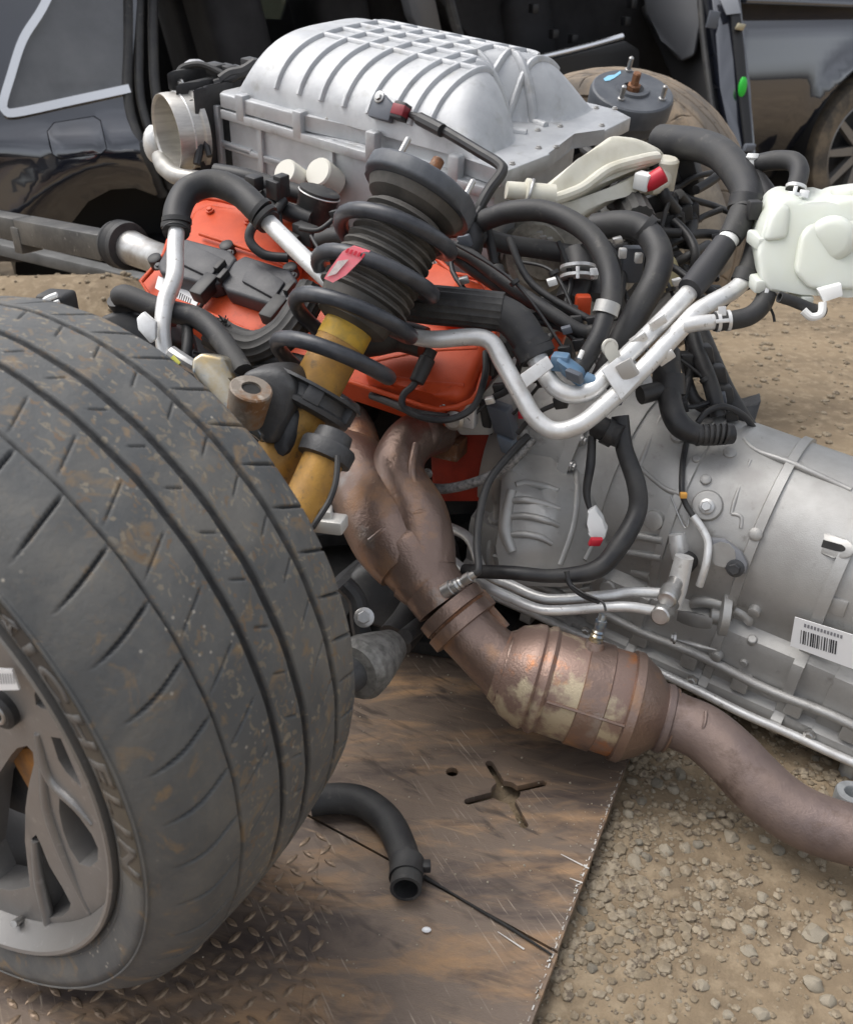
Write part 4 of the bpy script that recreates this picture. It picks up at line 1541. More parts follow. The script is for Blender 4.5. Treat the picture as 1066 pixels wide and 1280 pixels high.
# bell housing block on the left, with its recessed slots
bell = [(612, 690), (616, 660), (620, 600), (632, 575), (650, 548), (690, 528), (726, 522), (760, 560), (782, 620), (780, 700), (740, 738), (700, 744), (640, 742), (618, 722)]
dB = 1.52
b = MB()
slots = [[(668, 607), (692, 610), (692, 617), (668, 614)], [(650, 627), (692, 632), (692, 640), (650, 636)], [(648, 650), (688, 656), (688, 663), (648, 660)], [(645, 672), (680, 676), (672, 684), (645, 682)]]
pts = [at(u, v, dB + (v < 560) * .08 + max(0, (u - 700)) * .0009 + max(0, 600 - v) * .0006) for u, v in bell]
cen = at(690, 640, dB - .035)
vecb = Vector((.12, .26, .03))
rings = [[p + vecb * 1.0 for p in pts], [p + vecb * .25 for p in pts], [p + (cen - p) * .03 + vecb * .06 for p in pts], [p + (cen - p) * .10 for p in pts], [p + (cen - p) * .30 - vecb * .02 for p in pts], [p + (cen - p) * .6 - vecb * .025 for p in pts], [p + (cen - p) * .9 - vecb * .025 for p in pts]]
b.loft(rings)
bbv = b.bvh()
bellh = b.build('bell_housing', M['trans'], trn, 50)


def onb(u, v, off=0.0):
    p, n = hit(bbv, u, v, off)
    if p is None: return ont(u, v, off)
    return p, n


for q_ in ([(644, 606), (658, 604), (680, 608), (698, 613)], [(638, 626), (656, 625), (680, 630), (700, 636)], [(636, 646), (656, 645), (680, 650), (698, 657)], [(638, 668), (656, 668), (676, 672), (690, 680)]):
    b = MB(); b.tube([onb(u, v, .0)[0] for u, v in q_], [.005, .0062, .0062, .004], 10, smooth=5); b.build('casting_rib', M['trans'], bellh, 60)
b = MB(); b.tube([onb(u, v, .0)[0] for u, v in ((640, 612), (634, 640), (632, 664), (640, 690))], [.008, .010, .012, .008], 8); b.build('casting_ridge', M['trans'], bellh, 60)
for q_, rr in (([(618, 738), (614, 690), (622, 640), (622, 602), (636, 572), (656, 548)], .010), ([(640, 740), (690, 742), (740, 736)], .009), ([(716, 560), (722, 610), (716, 660), (700, 706)], .006)):
    b = MB(); b.tube([onb(u, v, -.002)[0] for u, v in q_], rr, 10, smooth=5); b.build('casting_flange', M['trans'], bellh, 60)
for u, v in ((620, 648), (622, 700), (628, 590), (655, 545), (760, 735)):
    p, n = onb(u, v); b = MB(); b.lathe(p - n * .01, n, [(0, .014), (.014, .014), (.017, .011)], 16); b.build('casting_boss', M['trans'], bellh)
b = MB(); b.tube([onb(u, v, .001)[0] for u, v in ((700, 535), (668, 546), (642, 566), (634, 590))], .008, 8); b.build('casting_ridge', M['trans'], bellh, 60)
b = MB(); b.tube([onb(u, v, .001)[0] for u, v in ((738, 560), (752, 600), (752, 650), (730, 700))], .0045, 8); b.build('casting_ridge', M['trans'], bellh, 60)
b = MB(); b.prism([onb(u, v, .002)[0] for u, v in ((754, 608), (761, 600), (750, 650), (736, 662))], Vector((0, 0, .008)) + tS * .01, .002); b.build('casting_fin', M['trans'], bellh)


def ridge(pts, r, parent=tcase, m='trans', name='casting_ridge', off=.0, seg=8, sm=5):
    off = off - .35 * (max(r) if isinstance(r, list) else r)
    P = [ont(u, v, off)[0] for u, v in pts]
    b = MB(); b.tube(P, r, seg, smooth=sm)
    return b.build(name, M[m], parent, 60)


# seams, ridges and bosses of the case
ridge([(826, 520), (808, 560), (796, 590)], .004)
ridge([(800, 585), (830, 610), (852, 618)], .0045)
ridge([(938, 575), (920, 620), (914, 642)], .0035)
ridge([(914, 642), (926, 646), (926, 660)], .0035)
ridge([(930, 548), (945, 562), (990, 578), (1046, 604), (1064, 612)], .005)
ridge([(780, 668), (828, 676)], .007); ridge([(776, 690), (826, 698)], .007); ridge([(790, 716), (812, 722)], .007)
for u, v, r, h in ((882, 600, .008, .006), (884, 632, .022, .006), (870, 574, .006, .004), (818, 650, .015, .008), (944, 762, .009, .010), (896, 820, .008, .006), (930, 828, .006, .004), (940, 800, .007, .004), (848, 546, .012, .006)):
    p, n = ont(u, v)
    b = MB(); b.lathe(p - n * .006, n, [(0, r * 1.15), (.006, r * 1.1), (.006 + h, r), (.007 + h, r * .8)], 18)
    b.build('casting_boss', M['trans'], tcase)
p, n = ont(884, 634, .010); bolt(tcase, p, n, .008)
p, n = ont(860, 700, .012)
b = MB(); b.lathe(p - n * .012, n, [(0, .016), (.016, .016), (.018, .012), (.018, .006), (.006, .005)], 20); b.build('plug', M['rubber'], tcase)
# dark parting seams and the bolts of the flange band
for k in range(7):
    a_ = math.radians(72 - k * 15)
    bolt(tcase, TT(.183, .170 * math.cos(a_), .012 + .174 * math.sin(a_)), tA, .0065)
for u, v in ((912, 566), (944, 668)):
    p, n = ont(u, v); b = MB(); b.lathe(p - n * .004, n, [(0, .011), (.006, .010), (.008, .007)], 16); b.build('casting_boss', M['trans'], tcase)
# dark slot moulded in a raised oval
p, n = ont(1037, 682, .0)
a1 = (ont(1060, 688)[0] - p).normalized(); a2 = n.cross(a1)
oval = [(math.cos(k * .3927), math.sin(k * .3927)) for k in range(16)]
b = MB(); b.prism([p + a1 * (x * .026 + (.010 if x > 0 else -.010)) + a2 * y * .017 + n * .003 for x, y in oval], -n * .02, .003); ov = b.build('slot_boss', M['trans'], tcase)
b = MB(); b.prism([p + a1 * (x * .012 + (.011 if x > 0 else -.011)) + a2 * y * .006 + n * .0036 for x, y in oval], -n * .004); b.build('slot', M['dark'], ov)
p, n = ont(1046, 758, .0)
a1 = (ont(1060, 763)[0] - p).normalized(); a2 = n.cross(a1)
b = MB(); b.box(p, a1 * .013, a2 * .013, n * .004, .002); b.build('cast_pad', M['trans'], tcase)
# grey bracket plate with a bolt
p, n = ont(906, 690, .016)
b = MB(); b.prism([on_plane(u, v, p, n) for u, v in ((884, 672), (905, 674), (926, 690), (934, 706), (932, 718), (920, 720), (908, 716), (900, 700), (886, 694))], -n * .010, .003)
br = b.build('bracket_plate', mat('grey_bracket', (.22, .225, .24), .45, .4), trn)
bolt(br, on_plane(919, 710, p, n) + n * .003, n, .009, 'black_iron')
b = MB(); b.tube([p - n * .02, p + n * .001], .02, 10, smooth=1); b.build('bracket_post', M['trans'], br)
# selector housing arc and lower lugs
p, n = ont(905, 765, .004)
a1 = (ont(930, 773)[0] - p).normalized(); a2 = n.cross(a1)
b = MB(); b.tube([p + a1 * .042 * math.cos(t) + a2 * .042 * math.sin(t) for t in np.linspace(-.3, 3.4, 14)], .010, 10, smooth=2); b.build('selector_rim', M['trans'], tcase, 60)
b = MB(); b.lathe(p - n * .01, n, [(0, .038), (.012, .038), (.014, .03)], 28); b.build('selector_boss', M['trans'], tcase)
b = MB(); b.lathe(p + a2 * -.03 - n * .005, n, [(0, .015), (.02, .015), (.022, .012)], 18); b.build('selector_knob', M['trans'], tcase)
b = MB(); b.box(at(868, 775, 1.49), a1 * .016, a2 * .045, n * .014, .005); b.build('solenoid_body', mat('dark_grey_casting', (.22, .215, .205), .5, .4), trn)
b = MB(); b.box(at(868, 806, 1.475), a1 * .022, a2 * .011, n * .014, .004); b.build('solenoid_foot', M['trans'], trn)
bolt(trn, at(842, 798, 1.475), n, .006)
# pan rail with clips
for k, (u, v) in enumerate(((745, 770), (790, 783), (830, 792), (870, 806), (886, 818), (906, 828), (1018, 876), (1040, 884), (1060, 890))):
    pnt = TT(.20 + k * .085, .172, -.150)
    b = MB(); b.box(pnt, tA * .013, tU * .016, tS * .010, .003); b.build('rail_lug', M['trans'], tcase)
b = MB(); b.tube([TT(t, .176, -.138 + .003 * math.sin(t * 30)) for t in np.linspace(.12, .92, 30)], .008, 8, smooth=1); b.build('pan_rib', M['trans'], tcase, 60)
b = MB(); b.tube([TT(t, .190 + .004 * math.sin(t * 14) ** 3, -.190) for t in np.linspace(.06, .93, 40)], .0075, 8, smooth=2); b.build('pan_rail', M['alupipe'], tcase, 60)
for t in (.28, .47, .66, .80):
    bolt(tcase, TT(t, .186, -.180), tS, .006)
# barcode label
lp = [ont(u, v)[0] for u, v in ((992, 770), (1064, 792), (1084, 798), (1078, 836), (988, 806))]
ln = tS
base_p = TT(.68, .174, -.12)
lpts = [on_plane(u, v, base_p, tS) + tS * .002 for u, v in ((994, 770), (1078, 796), (1074, 838), (988, 806))]
b = MB(); b.prism(lpts, tS * .0012)
lab = b.build('barcode_label', M['paper'], trn)
b = MB()
u = 1002.0
random.seed(3)
while u < 1046:
    w = random.choice((.8, 1.2, 1.9))
    vt = 786 + (u - 1002) * .31
    b.poly([on_plane(a, c, base_p, tS) + tS * .0038 for a, c in ((u, vt), (u + w, vt + w * .31), (u + w - 1.6, vt + 17), (u - 1.6, vt + 17))])
    u += w + random.choice((.9, 1.3, 2.0))
b.build('barcode', M['ink'], lab)
b = MB()
for k in range(12):
    u0 = 1006 + k * 4.1; v0 = 778 + k * 1.28
    b.poly([on_plane(a, c, base_p, tS) + tS * .0038 for a, c in ((u0, v0), (u0 + 2.6, v0 + .8), (u0 + 2.0, v0 + 5), (u0 - .6, v0 + 4.2))])
b.build('printed_text', mat('grey_ink', (.22, .22, .24), .7), lab)
# cooler lines with banjo ends
def ctube(name, pts, r, m, parent, seg=12, ribs=0, sm=6, rd=.08):
    b = MB()
    P = P3(pts)
    R_ = [px(r, q[2]) for q in pts] if not isinstance(r, (list, tuple)) else [px(rr, q[2]) for rr, q in zip(r, pts)]
    b.tube(P, R_, seg, ribs=ribs, smooth=sm, rib_depth=rd)
    return b.build(name, M[m] if isinstance(m, str) else m, parent, 50)


ctube('cooler_line', [(548, 655, 1.62), (585, 672, 1.58), (605, 715, 1.52), (640, 732, 1.49), (672, 746, 1.47), (700, 749, 1.46), (760, 744, 1.45), (790, 740, 1.45), (832, 742, 1.445)], 6.5, 'alupipe', trn)
ctube('cooler_line', [(552, 690, 1.6), (600, 728, 1.50), (640, 748, 1.47), (672, 761, 1.45), (700, 763, 1.44), (760, 759, 1.435), (790, 759, 1.43), (824, 765, 1.43)], 6.5, 'alupipe', trn)
for (u, v, u2, v2) in ((836, 744, 850, 716), (828, 767, 842, 752)):
    c = at(u, v, 1.425); q = at(u2, v2, 1.47)
    b = MB(); b.lathe(c, q - c, [(-.014, .012), (-.012, .0145), (.0, .0155), (.012, .0155), (.014, .012), (.045, .012)], 20); b.build('banjo_fitting', M['steel'], trn)
b = MB(); b.lathe(at(846, 734, 1.46), Vector((.15, .2, 1)), [(-.03, .014), (.0, .016), (.05, .014)], 18); b.build('fitting_block', M['alupipe'], trn)
b = MB(); b.lathe(at(848, 682, 1.49), Vector((-.2, .3, 1)), [(-.02, .013), (0, .015), (.02, .013)], 18); b.build('fitting_block', M['alupipe'], trn)
# thin harness wires and breather pipe on the case
ctube('wire', [(858, 552, 1.50), (853, 580, 1.48), (852, 612, 1.46), (856, 628, 1.46), (866, 645, 1.455)], 3.6, 'plastic', trn)
ctube('breather_tube', [(866, 645, 1.455), (878, 662, 1.45), (885, 680, 1.445), (882, 706, 1.445), (874, 732, 1.46)], 5, 'alupipe', trn)
b = MB(); b.box(at(854, 619, 1.452), Vector((.005, 0, 0)), Vector((0, .004, 0)), Vector((0, 0, .004)), .001); b.build('orange_clip', mat('orange_clip', (.75, .38, .08), .5), trn)
ctube('wire', [(838, 620, 1.48), (856, 660, 1.47), (862, 640, 1.465)], 1.2, 'steel', trn)
# heavy harness looping over the bell housing
ctube('harness', [(775, 520, 1.44), (780, 560, 1.44), (795, 605, 1.43), (796, 640, 1.43), (775, 680, 1.42), (745, 712, 1.42), (690, 720, 1.42), (640, 716, 1.43), (580, 714, 1.48)], [11, 11, 12, 12, 13, 12, 9, 9, 9], 'plastic', trn)
ctube('harness', [(740, 545, 1.45), (738, 580, 1.45), (733, 615, 1.455), (738, 640, 1.455)], [5, 6, 5, 2.5], 'plastic', trn)
w = at(744, 656, 1.44)
b = MB(); b.prism([at(u, v, 1.445) for u, v in ((733, 640), (744, 634), (750, 650), (759, 662), (756, 674), (744, 680), (734, 668), (736, 655))], Vector((.004, .012, 0)), .003); tg = b.build('torn_white_tag', M['white'], trn)
b = MB(); b.box(at(744, 677, 1.43), Vector((.009, 0, 0)), Vector((0, .005, 0)), Vector((.002, 0, .006)), .002); b.build('red_mark', M['red'], tg)
ctube('wire', [(708, 714, 1.41), (712, 730, 1.41), (728, 744, 1.40), (748, 752, 1.38)], 3.5, 'plastic', trn)

# ------------------------------------------------------------------ exhaust with catalytic converter
exh = thing('exhaust', 'heat stained exhaust manifold, converter and downpipe running over the deck onto the gravel', 'exhaust pipe', (.25, 1.2, 0))
def etube(name, pts, r, m='exhaust', seg=28, sm=8): return ctube(name, pts, r, m, exh, seg, sm=sm)
etube('runner', [(400, 556, 1.72), (428, 560, 1.64), (448, 590, 1.56), (468, 632, 1.50), (488, 672, 1.47), (512, 705, 1.455)], [26, 36, 44, 50, 50, 44])
etube('runner', [(440, 520, 1.68), (446, 540, 1.62), (450, 570, 1.58), (470, 630, 1.52)], [18, 24, 30, 40])
etube('runner', [(548, 540, 1.60), (518, 548, 1.545), (500, 572, 1.51), (500, 600, 1.485), (520, 640, 1.465), (528, 676, 1.455), (530, 706, 1.45)], [26, 31, 32, 33, 38, 40, 40])
etube('runner', [(560, 528, 1.62), (538, 532, 1.56), (528, 548, 1.54), (512, 560, 1.53)], [22, 22, 22, 20])
etube('seam', [(520, 556, 1.475), (515, 585, 1.45), (520, 612, 1.44), (534, 640, 1.43), (548, 664, 1.43)], 5)
etube('weld_bead', [(462, 676, 1.42), (480, 662, 1.415), (496, 656, 1.43)], 4)
etube('weld_bead', [(508, 652, 1.425), (524, 640, 1.42), (546, 644, 1.43)], 4)
etube('collector', [(494, 662, 1.48), (510, 688, 1.462), (526, 712, 1.452), (538, 730, 1.447), (556, 756, 1.44)], [34, 49, 45, 40, 38])
b = MB()
ca_ = (at(600, 800, 1.425) - at(520, 705, 1.452)).normalized()
b.lathe(at(526, 716, 1.452), ca_, [(0, px(44, 1.45)), (.006, px(44, 1.45)), (.022, px(41, 1.45)), (.026, px(38, 1.45))], 32); b.build('collector_band', M['exhaust'], exh)
for k, (u, v) in enumerate(((566, 764), (577, 781))):
    c = at(u, v, 1.437)
    b = MB(); b.lathe(c, ca_, [(-.0115, px(41, 1.43)), (-.010, px(46, 1.43)), (.008, px(46, 1.43)), (.0095, px(41, 1.43))], 32)
    b.build('flange', M['exhaust'], exh)
b = MB(); b.lathe(at(571.5, 772.5, 1.437), ca_, [(-.010, px(43, 1.43)), (.010, px(43, 1.43))], 32); b.build('gasket', M['rust'], exh)
b = MB(); b.lathe(at(606, 752, 1.44), ca_, [(-.015, .012), (.012, .012), (.014, .006), (.05, .006)], 6); b.build('flange_bolt', M['exhaust'], exh)
etube('front_pipe', [(574, 778, 1.436), (600, 806, 1.43), (622, 826, 1.425), (640, 842, 1.42)], [37, 37, 40, 44])
K0, K1 = at(628, 834, 1.425), at(812, 892, 1.405)
ka = (K1 - K0).normalized()
KL = (K1 - K0).length
r0 = px(1, 1.42)
b = MB(); b.lathe(K0, ka, [(-.01, 42 * r0), (.005, 50 * r0), (.014, 58 * r0), (.03, 63 * r0), (.036, 66 * r0), (.046, 67 * r0), (.05, 64 * r0), (.056, 68 * r0), (.062, 69 * r0), (.068, 65 * r0)], 48)
b.build('converter_inlet', M['exhaust_hot'], exh, 30)
b = MB(); b.lathe(K0, ka, [(.066, 63 * r0), (.07, 65 * r0), (KL - .045, 66 * r0), (KL - .04, 64 * r0)], 48)
cat = b.build('converter_shell', M['exhaust_hot'], exh, 30)
b = MB(); b.lathe(K0, ka, [(.112, 64 * r0), (.114, 67.5 * r0), (.150, 68 * r0), (.153, 64 * r0)], 48); b.build('shell_band', M['exhaust'], cat, 30)
b = MB(); b.lathe(K0, ka, [(KL - .046, 62 * r0), (KL - .042, 70 * r0), (KL - .030, 70 * r0), (KL - .024, 66 * r0), (KL - .004, 56 * r0), (KL + .008, 45 * r0), (KL + .016, 40 * r0), (KL + .03, 39 * r0)], 48)
b.build('converter_outlet', M['exhaust'], exh, 30)
b = MB(); b.lathe(K0, ka, [(KL + .012, 40 * r0), (KL + .016, 43 * r0), (KL + .024, 43 * r0), (KL + .028, 40 * r0)], 40); b.build('outlet_ring', M['exhaust_pipe'], exh, 30)
kb = ka.cross(Vector((0, 0, 1))).normalized(); kc = kb.cross(ka)
if kb.y > 0: kb = -kb
kq = (kb * .9 + kc * .3).normalized()
b = MB(); b.tube([K0 + ka * t + kq * 66.5 * r0 for t in (.07, .11, .15, .19, KL - .05)], .0025, 6, smooth=1); b.build('shell_seam', M['exhaust'], cat)
etube('downpipe', [(826, 893, 1.40), (850, 903, 1.39), (880, 917, 1.375), (912, 944, 1.355), (944, 978, 1.335), (980, 1009, 1.315), (1020, 1030, 1.295), (1066, 1044, 1.275), (1130, 1058, 1.25)], [36, 35, 36, 37, 38, 38, 38, 38, 38], 'exhaust_pipe', 32)
b = MB(); b.tube([at(882, 890, 1.35), at(880, 906, 1.34), at(872, 922, 1.345)], .0025, 6); b.build('weld_bead', M['exhaust_pipe'], exh)
# lumpy weld beads
def weld(p, ax_, R, n, rr, parent=None):
    ax_ = ax_.normalized(); e1_ = ax_.cross(Vector((0, 0, 1))).normalized(); e2_ = ax_.cross(e1_)
    P = [p + (e1_ * math.cos(2 * math.pi * k / n) + e2_ * math.sin(2 * math.pi * k / n)) * R for k in range(n)]
    b = MB(); b.tube(P, [rr * random.uniform(.75, 1.25) for _ in range(n)], 6, smooth=1, closed=True); b.build('weld_bead', M['exhaust'], parent or exh, 60)


weld(at(527, 718, 1.452), ca_, px(41, 1.45), 60, .0035)
weld(at(578, 784, 1.436), ca_, px(38, 1.43), 60, .003)
weld(K0 + ka * .002, ka, 46 * r0, 60, .003)
weld(K0 + ka * (KL + .03), ka, 38.5 * r0, 60, .003)
# oxygen sensors
def o2(p, q, m1):
    ax_ = (q - p)
    b = MB(); b.lathe(p, ax_, [(-.01, .012), (.004, .012), (.005, .010), (.010, .010), (.011, .0075), (.014, .0098), (.017, .0075), (.020, .009), (.023, .0072), (.027, .0078), (.030, .0085), (.038, .0085), (.039, .0065), (.048, .0055)], 18)
    return b.build('oxygen_sensor', M[m1], exh)
o2(at(562, 736, 1.40), at(596, 716, 1.38), 'steel')
o2(at(743, 806, 1.385), at(756, 760, 1.37), 'zinc')
b = MB(); b.lathe(at(743, 808, 1.385), at(756, 760, 1.37) - at(743, 808, 1.385), [(-.02, .020), (.0, .015), (.008, .013)], 18); b.build('sensor_bung', M['exhaust'], exh)
ctube('sensor_lead', [(590, 718, 1.385), (598, 712, 1.38), (596, 680, 1.40), (600, 640, 1.42), (612, 600, 1.44), (640, 565, 1.46), (660, 545, 1.47)], 5, 'plastic', exh)
ctube('sensor_lead', [(757, 764, 1.365), (752, 752, 1.37), (730, 742, 1.39), (712, 730, 1.41)], 1.6, 'plastic', exh)
ctube('braided_line', [(524, 608, 1.56), (556, 611, 1.53), (596, 602, 1.50), (625, 588, 1.485), (645, 572, 1.475), (665, 548, 1.475)], 6.5, mat('braided_line', (.30, .29, .28), .55, .3, col2=(.10, .10, .10), scale=160, bump=.6, bscale=500), exh)
# ------------------------------------------------------------------ near strut
strut = thing('strut', 'gold strut with black coil spring and ribbed dust boot, tilted over the orange valve cover', 'strut', on_z(380, 900), 'struts of the drivetrain')
S0, S1 = at(344, 580, 1.34), at(533, 228, 1.36)
sA = (S1 - S0).normalized()
SLN = (S1 - S0).length
k0 = px(1, 1.36)


def sax(u, v):
    """distance along the strut axis for the axis point nearest the pixel"""
    best = min(range(401), key=lambda i: (lambda q: (CX + F * q.x / ((q - CAMP).dot(Vector((0, CP, -SP)))) - u) ** 2 + (CY - F * ((q - CAMP).dot(Vector((0, SP, CP)))) / ((q - CAMP).dot(Vector((0, CP, -SP)))) - v) ** 2)(S0 + sA * (SLN * 1.2 * i / 400)))
    return SLN * 1.2 * best / 400


e1 = sA.cross(Vector((0, 1, 0))).normalized()
e2 = sA.cross(e1)
tLow, tSeat, tCup, tBoot, tTop = sax(350, 575), sax(400, 492), sax(428, 400), sax(448, 372), sax(505, 268)
b = MB(); b.lathe(S0, sA, [(-.06, 31 * k0), (tSeat, 31 * k0), (tCup - .025, 31 * k0)], 32); b.build('damper_tube', M['gold'], strut)
b = MB(); b.lathe(S0, sA, [(tCup - .03, 31.6 * k0), (tCup + .004, 31.6 * k0)], 32); b.build('yellow_collar', M['yellow'], strut)
b = MB(); b.lathe(S0, sA, [(tCup - .004, 36 * k0), (tCup + .002, 46 * k0), (tCup + .02, 50 * k0), (tCup + .04, 54 * k0)], 32); b.build('bump_cup', M['boot'], strut)
# ribbed boot
prof = []
nb_ = 11
ts = np.linspace(tCup + .036, tTop, nb_ * 4 + 1)
for i, t in enumerate(ts):
    f = 57 - 7 * i / len(ts)
    prof.append((t, (f + (3.0 if i % 4 in (1, 2) else -3.5)) * k0))
b = MB(); b.lathe(S0, sA, prof, 40); b.build('dust_boot', M['boot'], strut, 25)
# coil spring
tA0, tA1 = sax(404, 488), sax(493, 262)
turns = 4.15
P = []
ph0 = math.radians(SPRING_PH if 'SPRING_PH' in globals() else 200)
for i in range(int(turns * 28) + 1):
    a = 2 * math.pi * i / 28
    t = tA0 + (tA1 - tA0) * i / (turns * 28)
    R_ = (60 + 13 * min(1, i / 20) - 8 * max(0, (i - turns * 28 + 24) / 24)) * k0
    P.append(S0 + sA * t + (e1 * math.cos(a + ph0) + e2 * math.sin(a + ph0)) * R_)
b = MB(); b.tube(P, 9.8 * k0, 12, smooth=1)
b.build('coil_spring', mat('black_spring', (.03, .033, .04), .36, col2=(.07, .072, .08), scale=20, bump=.1, bscale=200), strut, 60)
# lower spring seat
ts_ = tSeat
b = MB(); b.lathe(S0, sA, [(ts_ - .034, 37 * k0), (ts_ - .034, 50 * k0), (ts_ - .030, 57 * k0), (ts_ - .024, 58 * k0), (ts_ - .020, 52 * k0), (ts_ - .004, 50 * k0), (ts_ - .002, 64 * k0), (ts_ + .002, 64 * k0), (ts_ + .004, 36 * k0)], 40)
b.build('spring_seat', M['black_iron'], strut, 30)
for a in (0.3, 1.5, 2.7, 4.2):
    b = MB(); o = e1 * math.cos(a) + e2 * math.sin(a)
    b.box(S0 + sA * (ts_ - .012) + o * 54 * k0, o * .006, sA.cross(o) * .012, sA * .012, .002); b.build('seat_lug', M['black_iron'], strut)
# top mount
tm = sax(512, 250)
mpts = []
for k in range(28):
    a = 2 * math.pi * k / 28
    r = 80 * k0 * (1 - .10 * max(0, math.cos(2 * a + 1.0)))
    mpts.append((math.cos(a) * r, math.sin(a) * r))
b = MB(); b.prism([S0 + sA * (tm + .028) + e1 * x + e2 * y for x, y in mpts], -sA * .026, .006, 3)
mount = b.build('top_mount', M['mount'], strut, 40)
b = MB(); b.lathe(S0, sA, [(tm - .020, 44 * k0), (tm - .012, 60 * k0), (tm + .001, 66 * k0), (tm + .003, 62 * k0)], 36); b.build('mount_bearing', M['boot'], strut)
b = MB(); b.lathe(S0, sA, [(tm + .026, 26 * k0), (tm + .034, 25 * k0), (tm + .036, 20 * k0)], 28); b.build('mount_cap', M['plastic'], mount)
rod = S0 + sA * (tm + .03)
b = MB(); b.lathe(rod, sA, [(-.004, .014), (.018, .013), (.019, .009), (.040, .009), (.042, .007)], 16); b.build('rusty_nut', M['rust'], mount)


def stud(p, ax, parent, r=.0045, h=.032):
    b = MB(); b.lathe(p, ax, [(-.004, r * 1.5), (.004, r * 1.5), (.005, r), (h, r), (h + .003, r * .5)], 12)
    b.build('stud', M['steel'], parent)


for a in (math.radians(150), math.radians(30), math.radians(270)):
    stud(S0 + sA * (tm + .028) + (e1 * math.cos(a) + e2 * math.sin(a)) * 54 * k0, sA, mount)
# pink paper tag wound on a coil
pt = [(441, 307), (462, 314), (454, 322), (432, 344), (416, 353), (405, 348), (412, 336), (428, 314)]
b = MB(); b.prism([at(u, v, 1.262) for u, v in pt], Vector((.001, .003, 0))); tg = b.build('pink_tag', M['pink'], strut)
b = MB(); b.prism([at(u, v, 1.260) for u, v in ((422, 326), (436, 324), (420, 342), (408, 346))], Vector((.0003, .0006, 0))); b.build('tag_print', mat('worn_print', (.62, .52, .50), .6, col2=(.45, .40, .38), scale=150), tg)
for k in range(5):
    b = MB(); u0, v0 = 434 + k * 5, 310 + k * 1.6
    b.prism([at(u, v, 1.260) for u, v in ((u0, v0), (u0 + 2.6, v0 + .8), (u0 - .5, v0 + 6), (u0 - 3, v0 + 5.2))], Vector((.0003, .0006, 0))); b.build('printed_mark', M['red'], tg)
# ------------------------------------------------------------------ steering knuckle with its rusty eye
kn = thing('steering_knuckle', 'black knuckle arm with a rusty hollow eye, behind the top of the nearest tyre', 'steering knuckle', on_z(300, 980))
c = at(314, 486, 1.24)
ka2 = (at(306, 520, 1.24) - c).normalized()
ka2 = (Vector((.28, -.22, .93))).normalized()
b = MB(); b.lathe(c, ka2, [(-.050, .025), (-.006, .028), (.0, .028), (.002, .026), (.002, .013), (-.04, .012)], 28, cap=False)
eye = b.build('bushing_eye', mat('worn_rusty_eye', (.24, .205, .17), .6, .3, col2=(.22, .12, .06), scale=26, lo=.45, hi=.6, col3=(.40, .36, .31), scale3=40, lo3=.56, hi3=.68, bump=.4, bscale=200), kn, 30)
b = MB(); b.lathe(c, ka2, [(-.03, .012), (-.001, .012)], 20); b.build('bore', M['dark'], eye)
b = MB(); b.prism([at(u, v, 1.27 + (0 if v < 500 else .02)) for u, v in ((298, 466), (330, 460), (352, 462), (368, 486), (362, 520), (342, 560), (318, 552), (330, 520), (300, 500))], Vector((.02, .06, -.01)), .012, 3)
b.build('knuckle_arm', M['black_iron'], kn, 45)
b = MB(); b.prism([at(u, v, 1.30) for u, v in ((238, 448), (250, 440), (278, 446), (290, 470), (296, 498), (318, 524), (332, 540), (326, 556), (306, 536), (282, 508), (252, 486), (238, 466))], Vector((.012, .03, -.012)), .006, 3)
b.build('heat_tinted_bracket', M['zinc'], kn, 45)
b = MB(); b.prism([at(u, v, 1.30) for u, v in ((336, 556), (352, 520), (372, 512), (364, 560), (350, 580))], Vector((.02, .05, 0)), .01); b.build('knuckle_web', M['black_iron'], kn)
# second gold tube with a black clamp (damper fork)
f0, f1 = at(368, 655, 1.27), at(408, 566, 1.29)
fa = (f1 - f0)
b = MB(); b.lathe(f0, fa, [(-.03, 26 * k0 * .95), (fa.length * .92, 26 * k0 * .95)], 28); b.build('fork_tube', M['gold'], kn)
b = MB(); b.lathe(f1, fa, [(-.012, 27 * k0), (-.010, 33 * k0), (.008, 34 * k0), (.012, 32 * k0), (.014, 24 * k0), (.030, 22 * k0), (.032, 18 * k0)], 24); b.build('fork_clamp', M['black_iron'], kn)
b = MB(); b.tube(P3([(422, 570, 1.25), (420, 600, 1.24), (412, 625, 1.235), (398, 648, 1.23), (390, 660, 1.23)]), px(4, 1.24), 8); b.build('sensor_wire', M['plastic'], kn)
b = MB(); b.tube(P3([(414, 598, 1.30), (404, 620, 1.29), (398, 640, 1.28), (402, 658, 1.28)]), px(9, 1.28), 10); b.build('white_bracket', mat('grey_white_bracket', (.62, .61, .58), .45, .3), kn)
b = MB(); b.box(at(413, 654, 1.27), Vector((.020, -.005, .0)), Vector((.004, .014, 0)), Vector((0, 0, .010)), .004); b.box(at(408, 648, 1.272), Vector((.008, 0, .0)), Vector((.0, .012, 0)), Vector((0, 0, .016)), .003); b.build('white_bracket', mat('grey_white_clip', (.62, .61, .58), .45, .3), kn)

